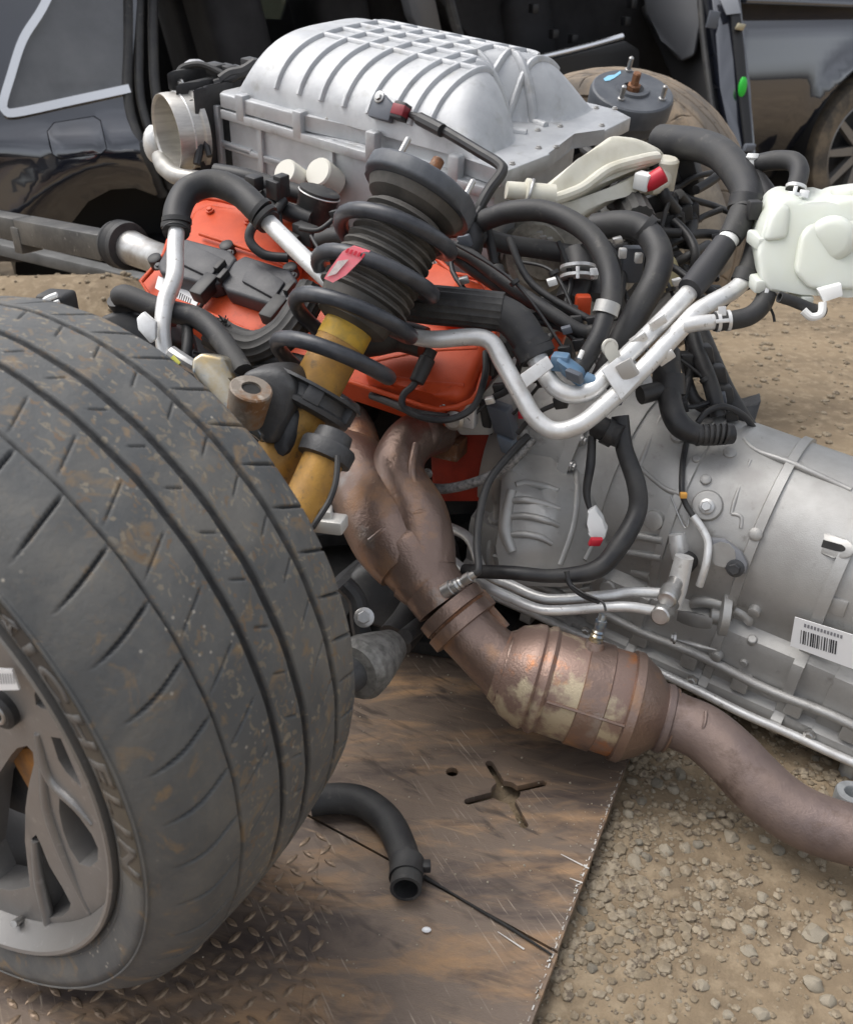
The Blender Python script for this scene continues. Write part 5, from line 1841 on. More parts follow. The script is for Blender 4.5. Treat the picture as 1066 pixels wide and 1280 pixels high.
# ------------------------------------------------------------------ far strut
fst = thing('strut', 'upright strut with a round grey mount and rusty centre nut, above the dusty brown tyre', 'strut', on_z(800, 520), 'struts of the drivetrain')
c = at(791, 112, 2.16)
R_ = px(53, 2.16)
up = Vector((.10, -.42, 1)).normalized()
b = MB(); b.lathe(c, up, [(-.075, R_ * .80), (-.070, R_ * .92), (-.05, R_ * .95), (-.045, R_ * .99), (-.012, R_ * 1.0), (-.003, R_ * .97), (.0, R_ * .93), (.0, R_ * .40), (.006, R_ * .38), (.006, R_ * .25), (-.012, R_ * .22), (-.012, 0)], 48)
m2 = b.build('top_mount', M['mount'], fst, 30)
b = MB(); b.lathe(c, up, [(-.10, R_ * .5), (-.076, R_ * .6), (-.07, R_ * .8)], 32); b.lathe(c, up, [(-.5, R_ * .5), (-.1, R_ * .55)], 28); b.build('dust_boot', M['boot'], fst)
P = []
for i in range(100):
    a = 2 * math.pi * i / 24
    P.append(c + up * (-.10 - .09 * i / 24) + Vector((math.cos(a), math.sin(a), 0)) * R_ * .8)
b = MB(); b.tube(P, .013, 10, smooth=1); b.build('coil_spring', M['plastic'], fst)
b = MB(); b.lathe(c, up, [(-.012, .016), (.012, .016), (.014, .010), (.038, .010), (.040, .008)], 6); b.build('rusty_nut', M['rust'], m2)
for u, v in ((785, 88), (776, 124), (827, 124)):
    p = on_plane(u, v, c, up)
    stud(p, up, m2, .0055, .030)
b = MB(); b.prism([on_plane(u, v, c + up * .0006, up) for u, v in ((754, 98), (760, 94), (768, 93), (775, 88), (776, 91), (768, 97), (762, 100), (756, 101))], up * .0005); b.build('blue_paint_mark', mat('blue_mark', (.25, .55, .75), .6), m2)
# ------------------------------------------------------------------ hoses and wiring on the engine
def hose(pts, r, m='rubber', name='hose', parent=None, seg=14, ribs=0, sm=6, rd=.08):
    return ctube(name, pts, r, m, parent or engine, seg, ribs, sm, rd)


def band(u, v, d, u2, v2, r, m='plastic', name='hose_clamp', parent=None, w=.006):
    c = at(u, v, d); a_ = (at(u2, v2, d) - c).normalized(); R_ = px(r, d)
    b = MB(); b.lathe(c, a_, [(-w, R_ * .95), (-w, R_), (w, R_), (w, R_ * .95)], 24)
    return b.build(name, M[m], parent or engine)


def spring_clamp(u, v, d, u2, v2, r, parent=None):
    c = at(u, v, d); a_ = (at(u2, v2, d) - c).normalized(); R_ = px(r, d)
    side = a_.cross(ray(u, v)).normalized()
    b = MB()
    b.lathe(c, a_, [(-.010, R_ * .97), (-.010, R_ * 1.06), (-.005, R_ * 1.06), (-.005, R_ * .97)], 24)
    b.lathe(c, a_, [(.005, R_ * .97), (.005, R_ * 1.06), (.010, R_ * 1.06), (.010, R_ * .97)], 24)
    toward = -ray(u, v).normalized()
    b.box(c + toward * R_ * 1.05, a_ * .010, side * .003, toward * .002, .001)
    b.box(c + toward * R_ * .7 + side * R_ * .95, a_ * .006, side * .007, toward * .002, .001)
    return b.build('spring_clamp', M['alupipe'], parent or engine)


# loop hose in front at left and the ribbed sleeves
hose([(150, 372, 1.42), (160, 370, 1.41), (200, 386, 1.40), (248, 398, 1.39), (276, 424, 1.36), (304, 466, 1.32)], 14)
hose([(146, 374, 1.42), (152, 382, 1.43), (180, 398, 1.45), (215, 412, 1.45)], 13)
hose([(268, 416, 1.45), (288, 428, 1.44), (320, 436, 1.43), (352, 420, 1.42), (372, 396, 1.42), (392, 360, 1.43)], [23, 23, 23, 22, 22, 20], 'sleeve', 'braided_sleeve', ribs=16)
b = MB()
for k in range(26):
    u = 272 + random.uniform(-8, 12); v = 408 + random.uniform(-4, 6)
    b.tube([at(u, v, 1.43), at(u + random.uniform(-9, 9), v - random.uniform(4, 14), 1.42)], .0009, 4, smooth=1)
tag(b.build('frayed_threads', M['sleeve'], engine), kind='stuff')
hose([(300, 448, 1.45), (330, 452, 1.43), (362, 450, 1.42), (392, 458, 1.42)], 10)
hose([(482, 364, 1.47), (520, 378, 1.45), (575, 384, 1.43), (628, 390, 1.42)], 25, 'sleeve', 'ribbed_sleeve', ribs=18, rd=.07)
hose([(622, 389, 1.422), (644, 402, 1.415), (660, 424, 1.41), (672, 448, 1.405)], [22, 23, 22, 22])
band(664, 432, 1.408, 670, 444, 24.5, 'rubber', 'hose_crimp'); band(669, 441, 1.407, 674, 452, 24.5, 'rubber', 'hose_crimp')
hose([(438, 430, 1.50), (470, 425, 1.50), (500, 420, 1.50), (530, 428, 1.49)], 20, 'plastic')
# black filler neck and its stub by the white plugs
c = at(398, 246, 1.72)
aN = (eN * .95 + eW * .25 + eL * -.15).normalized()
b = MB(); b.lathe(c, aN, [(-.075, px(23, 1.72)), (-.01, px(24, 1.72)), (-.008, px(25, 1.72)), (.012, px(26, 1.72)), (.014, px(23, 1.72))], 28)
fn = b.build('filler_neck', M['rubber'], engine)
b = MB(); b.ring(c + aN * .006, aN, px(26, 1.72), .0015, 32, 6); b.build('wire_clip', M['alupipe'], fn)
hose([(268, 214, 1.78), (305, 222, 1.77), (345, 234, 1.76), (378, 244, 1.75)], [10, 12, 12, 12], 'plastic')
hose([(280, 224, 1.74), (320, 242, 1.73), (355, 262, 1.72), (390, 274, 1.71)], 11, 'plastic')
hose([(330, 240, 1.71), (345, 262, 1.70), (350, 285, 1.69), (372, 300, 1.68)], 6, 'plastic', 'wiring')
hose([(355, 250, 1.70), (340, 268, 1.68), (318, 280, 1.66), (312, 300, 1.66), (330, 318, 1.66), (360, 322, 1.66)], 6, 'plastic', 'wiring')
for (u, v, a_, c_) in ((318, 228, 9, 9), (345, 236, 10, 12), (310, 246, 12, 8), (382, 292, 16, 12), (398, 300, 10, 10), (370, 316, 12, 8), (352, 232, 7, 14)):
    b = MB(); b.box(at(u, v, 1.69), eL * px(a_, 1.69), eW * .012, eN * px(c_, 1.69), .003); b.build('connector', M['plastic'], engine)
hose([(400, 300, 1.60), (420, 296, 1.58), (450, 300, 1.55)], 12, 'rubber')
# cluster behind the strut
hose([(560, 284, 1.60), (590, 280, 1.58), (640, 264, 1.53), (690, 266, 1.50), (738, 294, 1.46), (762, 340, 1.43), (763, 385, 1.41)], 13.5)
band(758, 386, 1.41, 755, 396, 16, 'trans', w=.009)
hose([(758, 388, 1.41), (748, 420, 1.40), (732, 448, 1.40), (720, 466, 1.40)], 12)
hose([(586, 284, 1.57), (590, 300, 1.57), (584, 326, 1.58)], 15, 'plastic')
band(577, 286, 1.58, 590, 282, 14, 'steel')
hose([(592, 292, 1.60), (630, 304, 1.62), (680, 312, 1.62), (716, 318, 1.62)], 12)
hose([(536, 300, 1.55), (585, 318, 1.52), (630, 352, 1.50), (690, 392, 1.47), (728, 414, 1.46), (752, 410, 1.46)], 9)
hose([(560, 312, 1.55), (600, 342, 1.53), (650, 372, 1.51), (700, 386, 1.50), (720, 390, 1.50)], 9, 'plastic')
hose([(604, 260, 1.60), (612, 300, 1.60), (618, 330, 1.60)], 6, 'plastic', 'wiring')
hose([(620, 336, 1.56), (630, 362, 1.54), (660, 400, 1.52), (712, 384, 1.50)], 10)
hose([(742, 284, 1.58), (780, 280, 1.55), (808, 290, 1.53), (824, 318, 1.50), (818, 350, 1.48), (796, 390, 1.47), (772, 436, 1.46), (752, 480, 1.48)], 17)
hose([(772, 244, 1.72), (790, 258, 1.68), (800, 276, 1.62)], 20, 'sleeve', 'ribbed_sleeve', ribs=14)
band(806, 286, 1.53, 818, 296, 19, 'plastic')
hose([(720, 318, 1.60), (724, 345, 1.58), (712, 380, 1.56)], 20, 'plastic', 'hose')
spring_clamp(722, 340, 1.545, 722, 360, 21)
hose([(736, 300, 1.58), (752, 330, 1.58), (746, 372, 1.57)], 14, 'rubber')
b = MB(); b.box(at(728, 384, 1.52), Vector((.012, 0, 0)), Vector((0, .012, 0)), Vector((0, 0, .02)), .004); b.build('red_engine_ear', M['orange'], engine)
b = MB(); b.prism([at(660, 455, 1.50), at(690, 420, 1.50), at(704, 424, 1.50), (at(690, 470, 1.5))], Vector((.01, .03, 0)), .003); b.build('red_engine_ear', M['orange'], engine)
# blue-grey quick connector
c = at(716, 464, 1.385)
b = MB(); b.box(c, Vector((.016, -.006, -.01)), Vector((.008, .016, 0)), Vector((-.006, -.004, .014)), .005); q = b.build('quick_connector', M['bluegrey'], engine)
b = MB(); b.box(at(700, 452, 1.385), Vector((.012, -.004, 0)), Vector((.004, .012, 0)), Vector((0, 0, .012)), .004); b.build('connector_tab', M['bluegrey'], q)
b = MB(); b.box(at(718, 470, 1.365), Vector((.010, -.004, -.003)), Vector((.004, .006, 0)), Vector((-.002, -.002, .008)), .002); b.build('connector_window', M['greyplastic'], q)
b = MB(); b.lathe(at(738, 476, 1.385), Vector((.8, -.3, -.3)), [(-.01, .010), (.006, .010), (.008, .007)], 16); b.build('connector_port', M['bluegrey'], q)
hose([(724, 448, 1.375), (728, 438, 1.376)], 3, 'white', 'white_stripe', sm=1)
# tangle of black wiring at the far right of the engine
random.seed(11)
for k in range(26):
    u, v = random.uniform(770, 890), random.uniform(230, 340)
    pts = [(u, v, random.uniform(1.70, 1.82))]
    ang = random.uniform(0, 6.28)
    for j in range(3):
        ang += random.uniform(-.7, .7)
        u += math.cos(ang) * 26; v += math.sin(ang) * 22
        pts.append((u, v, pts[-1][2] + random.uniform(-.04, .04)))
    hose(pts, random.choice((4, 5, 6, 8)), 'plastic', 'wiring', seg=8, sm=4)
for k in range(14):
    b = MB(); c = at(random.uniform(780, 890), random.uniform(245, 350), random.uniform(1.70, 1.80))
    b.box(c, Vector((random.uniform(.008, .02), 0, .004)), Vector((0, .012, 0)), Vector((-.003, 0, random.uniform(.008, .018))), .003); b.build('connector', M['plastic'], engine)
b = MB(); b.lathe(at(836, 342, 1.66), Vector((.6, -.6, .2)), [(-.02, .03), (.0, .032), (.004, .026)], 22); b.build('yellowed_cap', mat('yellowed_plastic', (.42, .38, .22), .5), engine)
b = MB(); b.box(at(790, 330, 1.60), Vector((.018, 0, 0)), Vector((0, .012, 0)), Vector((0, 0, .03)), .005); b.build('sensor_block', M['greyplastic'], engine)
for u, v in ((778, 316), (798, 322), (742, 342), (664, 388), (676, 378)):
    b = MB(); b.box(at(u, v, 1.54), Vector((.006, 0, 0)), Vector((0, .006, 0)), Vector((0, 0, .008)), .002); b.build('silver_clip', M['alupipe'], engine)
# thin looms, leads and clips threaded between the hoses
random.seed(23)
looms = [((556, 296, 1.50), (640, 356, 1.47), (706, 440, 1.45)), ((600, 262, 1.56), (566, 330, 1.52), (606, 386, 1.47)), ((640, 300, 1.50), (664, 356, 1.49), (742, 400, 1.46)),
         ((650, 330, 1.54), (690, 340, 1.50), (720, 400, 1.47)), ((610, 470, 1.50), (612, 440, 1.48), (604, 404, 1.46)), ((618, 500, 1.50), (640, 480, 1.48), (652, 440, 1.46)),
         ((640, 520, 1.47), (662, 500, 1.45), (676, 478, 1.43)), ((650, 545, 1.46), (672, 520, 1.44), (700, 500, 1.43)), ((690, 420, 1.46), (676, 440, 1.45), (664, 470, 1.44)),
         ((800, 300, 1.60), (836, 360, 1.58), (846, 420, 1.55)), ((780, 360, 1.60), (800, 420, 1.55), (826, 452, 1.50)), ((812, 330, 1.60), (842, 330, 1.62), (866, 350, 1.60)),
         ((840, 440, 1.54), (880, 470, 1.52), (912, 520, 1.53)), ((830, 500, 1.50), (866, 512, 1.50), (900, 500, 1.53)), ((856, 420, 1.56), (864, 470, 1.54), (852, 510, 1.50)),
         ((388, 292, 1.50), (404, 316, 1.48), (424, 332, 1.47)), ((376, 282, 1.56), (396, 284, 1.55), (420, 270, 1.55)), ((362, 300, 1.54), (384, 320, 1.52), (410, 316, 1.50)),
         ((240, 440, 1.42), (280, 446, 1.42), (330, 462, 1.42)), ((300, 440, 1.43), (340, 458, 1.42), (380, 462, 1.42)), ((230, 420, 1.42), (240, 446, 1.40), (262, 452, 1.40)),
         ((520, 300, 1.52), (548, 306, 1.52), (584, 298, 1.52)), ((700, 300, 1.54), (716, 350, 1.54), (700, 400, 1.52)), ((660, 400, 1.50), (700, 410, 1.48), (724, 430, 1.46)),
         ((560, 530, 1.54), (590, 520, 1.52), (622, 486, 1.50)), ((740, 440, 1.48), (752, 470, 1.46), (770, 500, 1.46)), ((760, 300, 1.62), (780, 340, 1.60), (772, 390, 1.57))]
for k, q_ in enumerate(looms):
    pts = [(u + random.uniform(-4, 4), v + random.uniform(-4, 4), d) for u, v, d in q_]
    hose(pts, (2.2, 3.2, 4.5)[k % 3], 'plastic', 'wiring', seg=8, sm=7)
    u, v, d = pts[-1]
    b = MB(); b.box(at(u, v, d), Vector((.009, -.002, .002)), Vector((.002, .007, 0)), Vector((-.003, 0, .009)), .002)
    b.build('connector', M[('plastic', 'greyplastic', 'plastic', 'plastic')[k % 4]], engine)
    if k % 3 == 0:
        u, v, d = pts[1]; band(u, v, d - .002, pts[2][0], pts[2][1], 6.5, 'plastic', 'cable_tie', w=.003)
for (u, v, d, m_) in ((648, 388, 1.47, 'red'), (690, 352, 1.48, 'white'), (612, 500, 1.49, 'alupipe'), (580, 350, 1.49, 'steel'), (708, 412, 1.44, 'greyplastic'), (772, 300, 1.52, 'steel'), (826, 404, 1.52, 'alupipe'), (846, 352, 1.56, 'white'), (392, 330, 1.46, 'steel')):
    b = MB(); b.box(at(u, v, d), Vector((.007, 0, .002)), Vector((0, .006, 0)), Vector((-.002, 0, .005)), .0015); b.build('wire_clip', M[m_], engine)
# black elbow connectors over the gearbox
hose([(836, 440, 1.50), (836, 470, 1.48), (838, 505, 1.46), (850, 532, 1.45), (876, 544, 1.45), (914, 542, 1.46)], [14, 15, 15, 15, 13, 13], 'plastic', 'elbow_hose')
for t in range(6): band(872 + t * 7, 544 - t * .3, 1.449, 880 + t * 7, 544, 13.6, 'plastic', 'hose_ridge', w=.002)
band(836, 482, 1.475, 837, 500, 20, 'plastic', w=.016); band(832, 462, 1.48, 834, 478, 17, 'plastic', w=.010)
hose([(800, 494, 1.46), (815, 490, 1.465), (832, 486, 1.47)], 12, 'plastic', 'elbow_hose')
hose([(745, 532, 1.45), (758, 538, 1.44), (776, 546, 1.43)], 15, 'plastic', 'elbow_hose')
band(762, 541, 1.438, 770, 545, 17, 'plastic', w=.008)
hose([(862, 408, 1.56), (872, 440, 1.54), (888, 480, 1.52), (898, 520, 1.52)], 10, 'plastic')
hose([(868, 400, 1.60), (885, 440, 1.58), (905, 485, 1.56), (925, 520, 1.56), (945, 550, 1.58)], 12, 'plastic')
hose([(872, 528, 1.50), (884, 514, 1.50), (905, 508, 1.50), (930, 520, 1.52), (948, 545, 1.55)], 4, 'plastic', 'wiring')
hose([(856, 470, 1.54), (868, 500, 1.54), (890, 514, 1.54)], 8, 'plastic', 'wiring')
for (u, v) in ((880, 445), (896, 470), (862, 455), (905, 495)):
    b = MB(); b.box(at(u, v, 1.55), Vector((.014, 0, 0)), Vector((0, .012, 0)), Vector((-.006, 0, .02)), .004); b.build('connector', M['plastic'], engine)
b = MB(); b.prism([at(u, v, 1.62) for u, v in ((890, 540), (940, 540), (952, 500), (930, 512), (900, 505))], Vector((.01, .04, 0)), .004); b.build('dark_bracket', M['black_iron'], engine)
# far side of the engine bay: exhaust shield and dark casting in front of the far tyre
b = MB(); b.prism([at(u, v, 1.95) for u, v in ((820, 200), (880, 230), (905, 300), (900, 350), (860, 330), (830, 270))], Vector((.05, .08, 0)), .012); b.build('dusty_shield', mat('dusty_shield', (.22, .185, .14), .7, .1, col2=(.11, .09, .07), scale=15, bump=.6, bscale=80), engine)
b = MB(); b.box(at(858, 222, 1.80), Vector((.018, -.012, .02)), Vector((.01, .02, 0)), Vector((-.014, 0, .036)), .006); b.build('relay_box', M['plastic'], engine)
hose([(840, 240, 1.70), (830, 270, 1.70), (824, 300, 1.70)], 3, 'plastic', 'wiring')

# ------------------------------------------------------------------ aluminium coolant pipes
pipes = thing('coolant_pipes', 'pair of white aluminium coolant pipes with black hose ends, crossing above the gearbox', 'coolant pipes', (.2, 1.3, 0))
ctube('aluminium_pipe', [(486, 408, 1.44), (515, 420, 1.43), (545, 424, 1.42), (592, 421, 1.41), (614, 428, 1.405), (628, 452, 1.40), (650, 492, 1.39), (668, 522, 1.385), (692, 538, 1.38), (722, 532, 1.375), (752, 510, 1.375), (800, 465, 1.39), (848, 414, 1.41), (868, 392, 1.42), (886, 380, 1.425), (915, 364, 1.44), (930, 350, 1.45)], [8, 10, 11, 11, 11, 11.5, 11.5, 11.5, 11.5, 11.5, 11.5, 11.5, 11.5, 11, 11, 11, 11], 'alupipe', pipes, 20)
ctube('aluminium_pipe', [(670, 446, 1.405), (680, 466, 1.40), (694, 484, 1.39), (714, 493, 1.385), (738, 488, 1.385), (760, 466, 1.39), (800, 428, 1.41), (840, 388, 1.43), (866, 360, 1.45)], [14, 12, 11.5, 11.5, 11.5, 11.5, 11.5, 11.5, 11.5], 'alupipe', pipes, 20)
ctube('branch_pipe', [(852, 408, 1.405), (872, 404, 1.405), (894, 402, 1.41)], 10, 'alupipe', pipes)
# flat clips joining the two pipes
for pl in ([(650, 468), (684, 444), (692, 458), (658, 484)], [(752, 462), (772, 446), (800, 474), (776, 500)]):
    b = MB(); b.prism([at(u, v, 1.365) for u, v in pl], Vector((0, .004, -.003)), .001); b.build('pipe_clip', M['alupipe'], pipes)
b = MB(); b.box(at(784, 462, 1.362), Vector((.010, 0, .006)), Vector((.002, .004, 0)), Vector((-.008, 0, .012)), .002); b.build('clip_pad', mat('grey_clip', (.48, .47, .45), .5, .3), pipes)
b = MB(); b.ring(at(762, 434, 1.38), Vector((.2, -.9, .3)), .010, .003, 24, 8); b.build('clip_eye', mat('clip_eye', (.60, .58, .52), .45, .4), pipes)
b = MB(); b.prism([at(u, v, 1.376) for u, v in ((754, 428), (766, 424), (776, 444), (764, 456), (756, 444))], Vector((0, .003, -.001)), .001); b.build('clip_ear', mat('clip_ear', (.50, .48, .42), .45, .4), pipes)
for u, v in ((798, 424), (822, 402), (832, 446)):
    b = MB(); b.box(at(u, v, 1.40), Vector((.010, 0, .008)), Vector((0, .006, 0)), Vector((-.004, 0, .006)), .002); b.build('pipe_bracket', M['alupipe'], pipes)
# hoses on the pipe ends
ctube('black_sleeve', [(862, 362, 1.44), (880, 340, 1.455), (906, 304, 1.47)], [16, 17, 15], mat('matt_sleeve', (.03, .03, .034), .6), pipes, 18)
ctube('white_band', [(902, 310, 1.465), (914, 294, 1.475)], 13, 'white', pipes, 18, sm=1)
ctube('hose_end', [(912, 298, 1.472), (922, 280, 1.48), (928, 266, 1.485)], [15, 17, 17], 'rubber', pipes, 18)
ctube('hose', [(928, 268, 1.485), (934, 244, 1.51), (922, 216, 1.56), (900, 192, 1.62), (868, 180, 1.70), (826, 176, 1.78)], [17, 19, 20, 20, 20, 20], 'rubber', pipes, 20)
band(931, 254, 1.495, 928, 268, 20.5, 'plastic', parent=pipes, w=.010)
ctube('hose', [(928, 352, 1.45), (938, 330, 1.47), (946, 300, 1.49), (952, 270, 1.51), (956, 250, 1.53), (944, 228, 1.55), (938, 212, 1.56)], [14, 13, 13, 13, 17, 15, 9], 'rubber', pipes, 16)
band(931, 346, 1.45, 936, 334, 15.5, 'rubber', 'hose_crimp', pipes, .009)
b = MB(); b.box(at(942, 262, 1.46), Vector((.010, 0, 0)), Vector((0, .010, 0)), Vector((0, 0, .014)), .003); b.build('hose_clip', M['plastic'], pipes)
ctube('hose', [(892, 402, 1.41), (915, 400, 1.41), (938, 394, 1.41), (954, 378, 1.415), (962, 352, 1.42)], [12, 12, 12, 12, 12], 'rubber', pipes, 16)
spring_clamp(903, 401, 1.41, 925, 399, 12.5, pipes)
b = MB(); b.lathe(at(939, 208, 1.55), Vector((.05, .1, 1)), [(-.02, .010), (-.012, .014), (-.008, .014), (-.004, .009), (.01, .008), (.014, .011), (.020, .009)], 16); b.build('white_joint', M['white'], pipes)
ctube('white_joint', [(926, 202, 1.56), (938, 206, 1.55), (950, 202, 1.55)], 5, 'white', pipes)
ctube('hose', [(946, 204, 1.55), (970, 200, 1.53), (992, 202, 1.50), (999, 216, 1.48), (992, 240, 1.46)], [11, 12, 12, 12, 11], 'rubber', pipes, 16)
spring_clamp(993, 240, 1.46, 990, 252, 12, pipes)

# ------------------------------------------------------------------ white refrigerant line at the front of the engine
ac = thing('refrigerant_line', 'white metal pipe bent upright with a black arched hose, in front of the orange cover', 'pipe', at(206, 640, 1.36))
ctube('aluminium_pipe', [(204, 470, 1.37), (206, 445, 1.37), (203, 410, 1.37), (207, 376, 1.38), (218, 346, 1.39), (219, 312, 1.41), (221, 284, 1.42)], [10, 10, 10, 11, 11, 10.5, 10], 'alupipe', ac, 18)
ctube('arched_hose', [(220, 290, 1.42), (222, 262, 1.44), (236, 238, 1.46), (266, 229, 1.47), (298, 240, 1.46), (322, 262, 1.44), (336, 278, 1.43)], [17, 17, 17, 17, 17, 17, 16], 'rubber', ac, 20)
for (u, v, u2, v2) in ((221, 276, 221, 266), (220, 284, 221, 270), (325, 264, 318, 258), (331, 271, 322, 262)): band(u, v, 1.425, u2, v2, 18.5, 'rubber', 'hose_crimp', ac, .0035)
ctube('aluminium_pipe', [(334, 276, 1.43), (372, 314, 1.40), (414, 354, 1.37)], 11, 'alupipe', ac, 18)
b = MB(); b.prism([at(u, v, 1.345) for u, v in ((170, 398), (178, 390), (194, 404), (194, 424), (188, 430), (172, 412))], Vector((.002, .008, 0)), .002); b.build('silver_clip', M['alupipe'], ac)
ctube('yellow_band', [(216, 448, 1.36), (226, 456, 1.36)], 8, mat('yellow_tape', (.62, .60, .10), .5), ac, 12, sm=1)
ctube('black_branch', [(234, 404, 1.40), (234, 430, 1.38), (230, 460, 1.37)], 7, 'plastic', ac)
b = MB(); b.tube(P3([(214, 440, 1.365), (232, 452, 1.36), (250, 462, 1.36)]), px(9, 1.36), 10); b.build('silver_joint', M['steel'], ac)

# ------------------------------------------------------------------ coolant reservoir
tank = thing('expansion_tank', 'milky white plastic coolant tank hanging on the pipe ends at the edge of the view', 'coolant tank', on_z(1010, 560))
tp = [(950, 352), (946, 318), (954, 284), (966, 258), (982, 248), (1000, 250), (1010, 260), (1034, 258), (1048, 250), (1090, 244), (1120, 260), (1125, 372), (1060, 372), (1000, 368), (962, 366)]
b = MB(); b.prism([at(u, v, 1.40) for u, v in tp], Vector((.02, .11, .0)), .022, 5); body = b.build('tank_body', M['tank'], tank, 60)
b = MB(); b.prism([at(u, v, 1.392) for u, v in ((1000, 296), (1010, 282), (1050, 276), (1100, 280), (1100, 364), (1010, 362), (992, 340))], Vector((.01, .06, 0)), .014, 4); b.build('moulded_panel', M['tank'], body, 60)
b = MB(); b.prism([at(u, v, 1.395) for u, v in ((952, 304), (986, 300), (990, 258), (975, 252), (962, 270))], Vector((.01, .06, 0)), .012, 4); b.build('moulded_panel', M['tank'], body, 60)
b = MB(); p = at(1038, 300, 1.392); b.lathe(p, -ray(1038, 300), [(-.03, .036), (-.004, .034), (.004, .029), (.006, .02)], 28); b.build('moulded_boss', M['tank'], body, 60)
b = MB(); b.lathe(at(1062, 256, 1.45), Vector((0, .1, 1)), [(-.03, .030), (.0, .030), (.02, .030), (.026, .026)], 28); b.build('filler_neck', M['tank'], tank)
b = MB(); b.lathe(at(990, 262, 1.455), Vector((0, .1, 1)), [(-.03, .014), (.012, .012), (.02, .012)], 20); b.build('outlet_spigot', M['tank'], tank)
b = MB(); b.lathe(at(956, 372, 1.42), (at(962, 350, 1.42) - at(956, 372, 1.42)), [(.0, .011), (.05, .014)], 20); b.build('outlet_spigot', M['tank'], tank)
spring_clamp(960, 358, 1.42, 954, 378, 13, tank)
for (u, v) in ((948, 300), (945, 352), (1000, 372)):
    b = MB(); b.box(at(u, v, 1.43), Vector((.010, 0, 0)), Vector((0, .03, 0)), Vector((0, 0, .010)), .004); b.build('mounting_tab', M['tank'], tank)
b = MB(); b.prism([at(u, v, 1.385) for u, v in ((1022, 362), (1052, 354), (1054, 370), (1030, 378))], Vector((.0, .01, 0)), .002); b.build('mounting_tab', M['white'], tank)
b = MB(); b.pipe(P3([(1030, 390, 1.40), (1010, 384, 1.395), (990, 376, 1.39), (974, 371, 1.385)]), px(7, 1.39), .0025, 16); b.build('drain_hose', M['rubber'], tank)
b = MB(); b.tube(P3([(1004, 388, 1.385), (1014, 396, 1.385), (1026, 392, 1.385), (1028, 378, 1.385)]), px(5, 1.39), 10); b.build('white_hook', M['white'], tank)
b = MB(); b.tube(P3([(960, 380, 1.44), (966, 392, 1.44), (968, 402, 1.44)]), .002, 6); b.build('hanging_wire', M['plastic'], tank)

# ------------------------------------------------------------------ loose hose on the deck
lh = thing('loose_hose', 'short black rubber hose with an open end, lying on the deck by the nearest tyre', 'hose', on_z(500, 1060))


def onz(u, v, z): return on_z(u, v, z)


rz = .021
pts = [onz(388, 1002, rz), onz(424, 998, rz), onz(456, 1004, rz), onz(484, 1026, rz), onz(500, 1056, rz), onz(508, 1086, rz), onz(507, 1112, rz + .002)]
b = MB(); b.pipe(pts, [.0215, .0215, .0215, .021, .0205, .0205, .0205], .0045, 26, 6); b.build('hose_wall', M['rubber'], lh, 50)
d_ = (pts[-1] - pts[-2]).normalized()
b = MB(); b.lathe(pts[-2] - d_ * .012, d_, [(0, .021), (.0, .0235), (.005, .0235), (.008, .0225), (.028, .0225), (.028, .021)], 28, cap=False); b.build('end_crimp', M['plastic'], lh)
b = MB(); b.box(pts[-2] + Vector((.026, .004, .0)), Vector((.006, 0, 0)), Vector((0, .007, 0)), Vector((0, 0, .006)), .002); b.build('crimp_tab', M['plastic'], lh)
tw = on_z(530, 1096, .004)
b = MB(); b.tube([tw, on_z(560, 1114, .003), on_z(600, 1138, .003), on_z(640, 1162, .003), on_z(690, 1194, .003)], [.003, .0013, .0018, .0022, .0012], 8); tag(b.build('joint_line', M['dark']), 'thin dark strip standing in for the gap line along the plate joint from the loose hose', 'joint_line')  # dark strip added for the gap between the plates
# ------------------------------------------------------------------ steel bushings at the right edge
for (u, v, r, lab_) in ((1066, 990, .024, 'hollow steel bushing standing on the gravel, the nearer of two by the downpipe'), (1064, 950, .014, 'small steel ring on the gravel behind the hollow bushing')):
    p = on_z(u, v, .0)
    base_z = gz(p.x, p.y)
    h = .03 if r > .02 else .014
    p = on_plane(u, v, Vector((0, 0, base_z + h * 2)), Vector((0, 0, 1)))
    b = MB(); b.lathe(Vector((p.x, p.y, base_z)), Vector((0, 0, 1)), [(0, r), (h * 2 - .003, r), (h * 2, r * .92), (h * 2, r * .5), (h * 2 - .004, r * .42), (h * .3, r * .42)], 28)
    o = b.build('bushing', mat('dull_zinc', (.46, .48, .49), .4, .6, col2=(.34, .35, .36), scale=60))
    tag(o, lab_, 'bushing', 'steel bushings on the gravel')

# ------------------------------------------------------------------ dark subframe, half shaft and its wrapped boot under the engine
sub = thing('subframe', 'black engine subframe in the shade under the manifold, resting on the steel deck', 'subframe', (.0, 1.55, 0))
b = MB(); b.tube([Vector((-.62, 1.60, .10)), Vector((-.3, 1.66, .09)), Vector((.1, 1.75, .09)), Vector((.45, 1.95, .10))], .055, 10); b.build('cross_tube', M['black_iron'], sub)
b = MB(); b.tube([Vector((-.20, 1.30, .05)), Vector((-.1, 1.5, .07)), Vector((.15, 1.78, .08))], .045, 10); b.build('side_rail', M['black_iron'], sub)
b = MB(); b.box(Vector((-.02, 1.56, .015)), Vector((.22, -.06, 0)), Vector((.08, .18, 0)), Vector((0, 0, .014)), .006); b.build('base_plate', M['dark'], sub)
b = MB(); b.prism([at(u, v, 1.62) for u, v in ((430, 716), (470, 700), (520, 730), (530, 780), (500, 800), (440, 780))], Vector((.08, .2, -.02)), .02, 3); b.build('oil_pan', M['black_iron'], sub)
b = MB(); b.tube(P3([(430, 730, 1.42), (446, 750, 1.42), (452, 790, 1.42), (470, 830, 1.42)]), px(12, 1.42), 10); b.build('brake_hose', M['rubber'], sub)
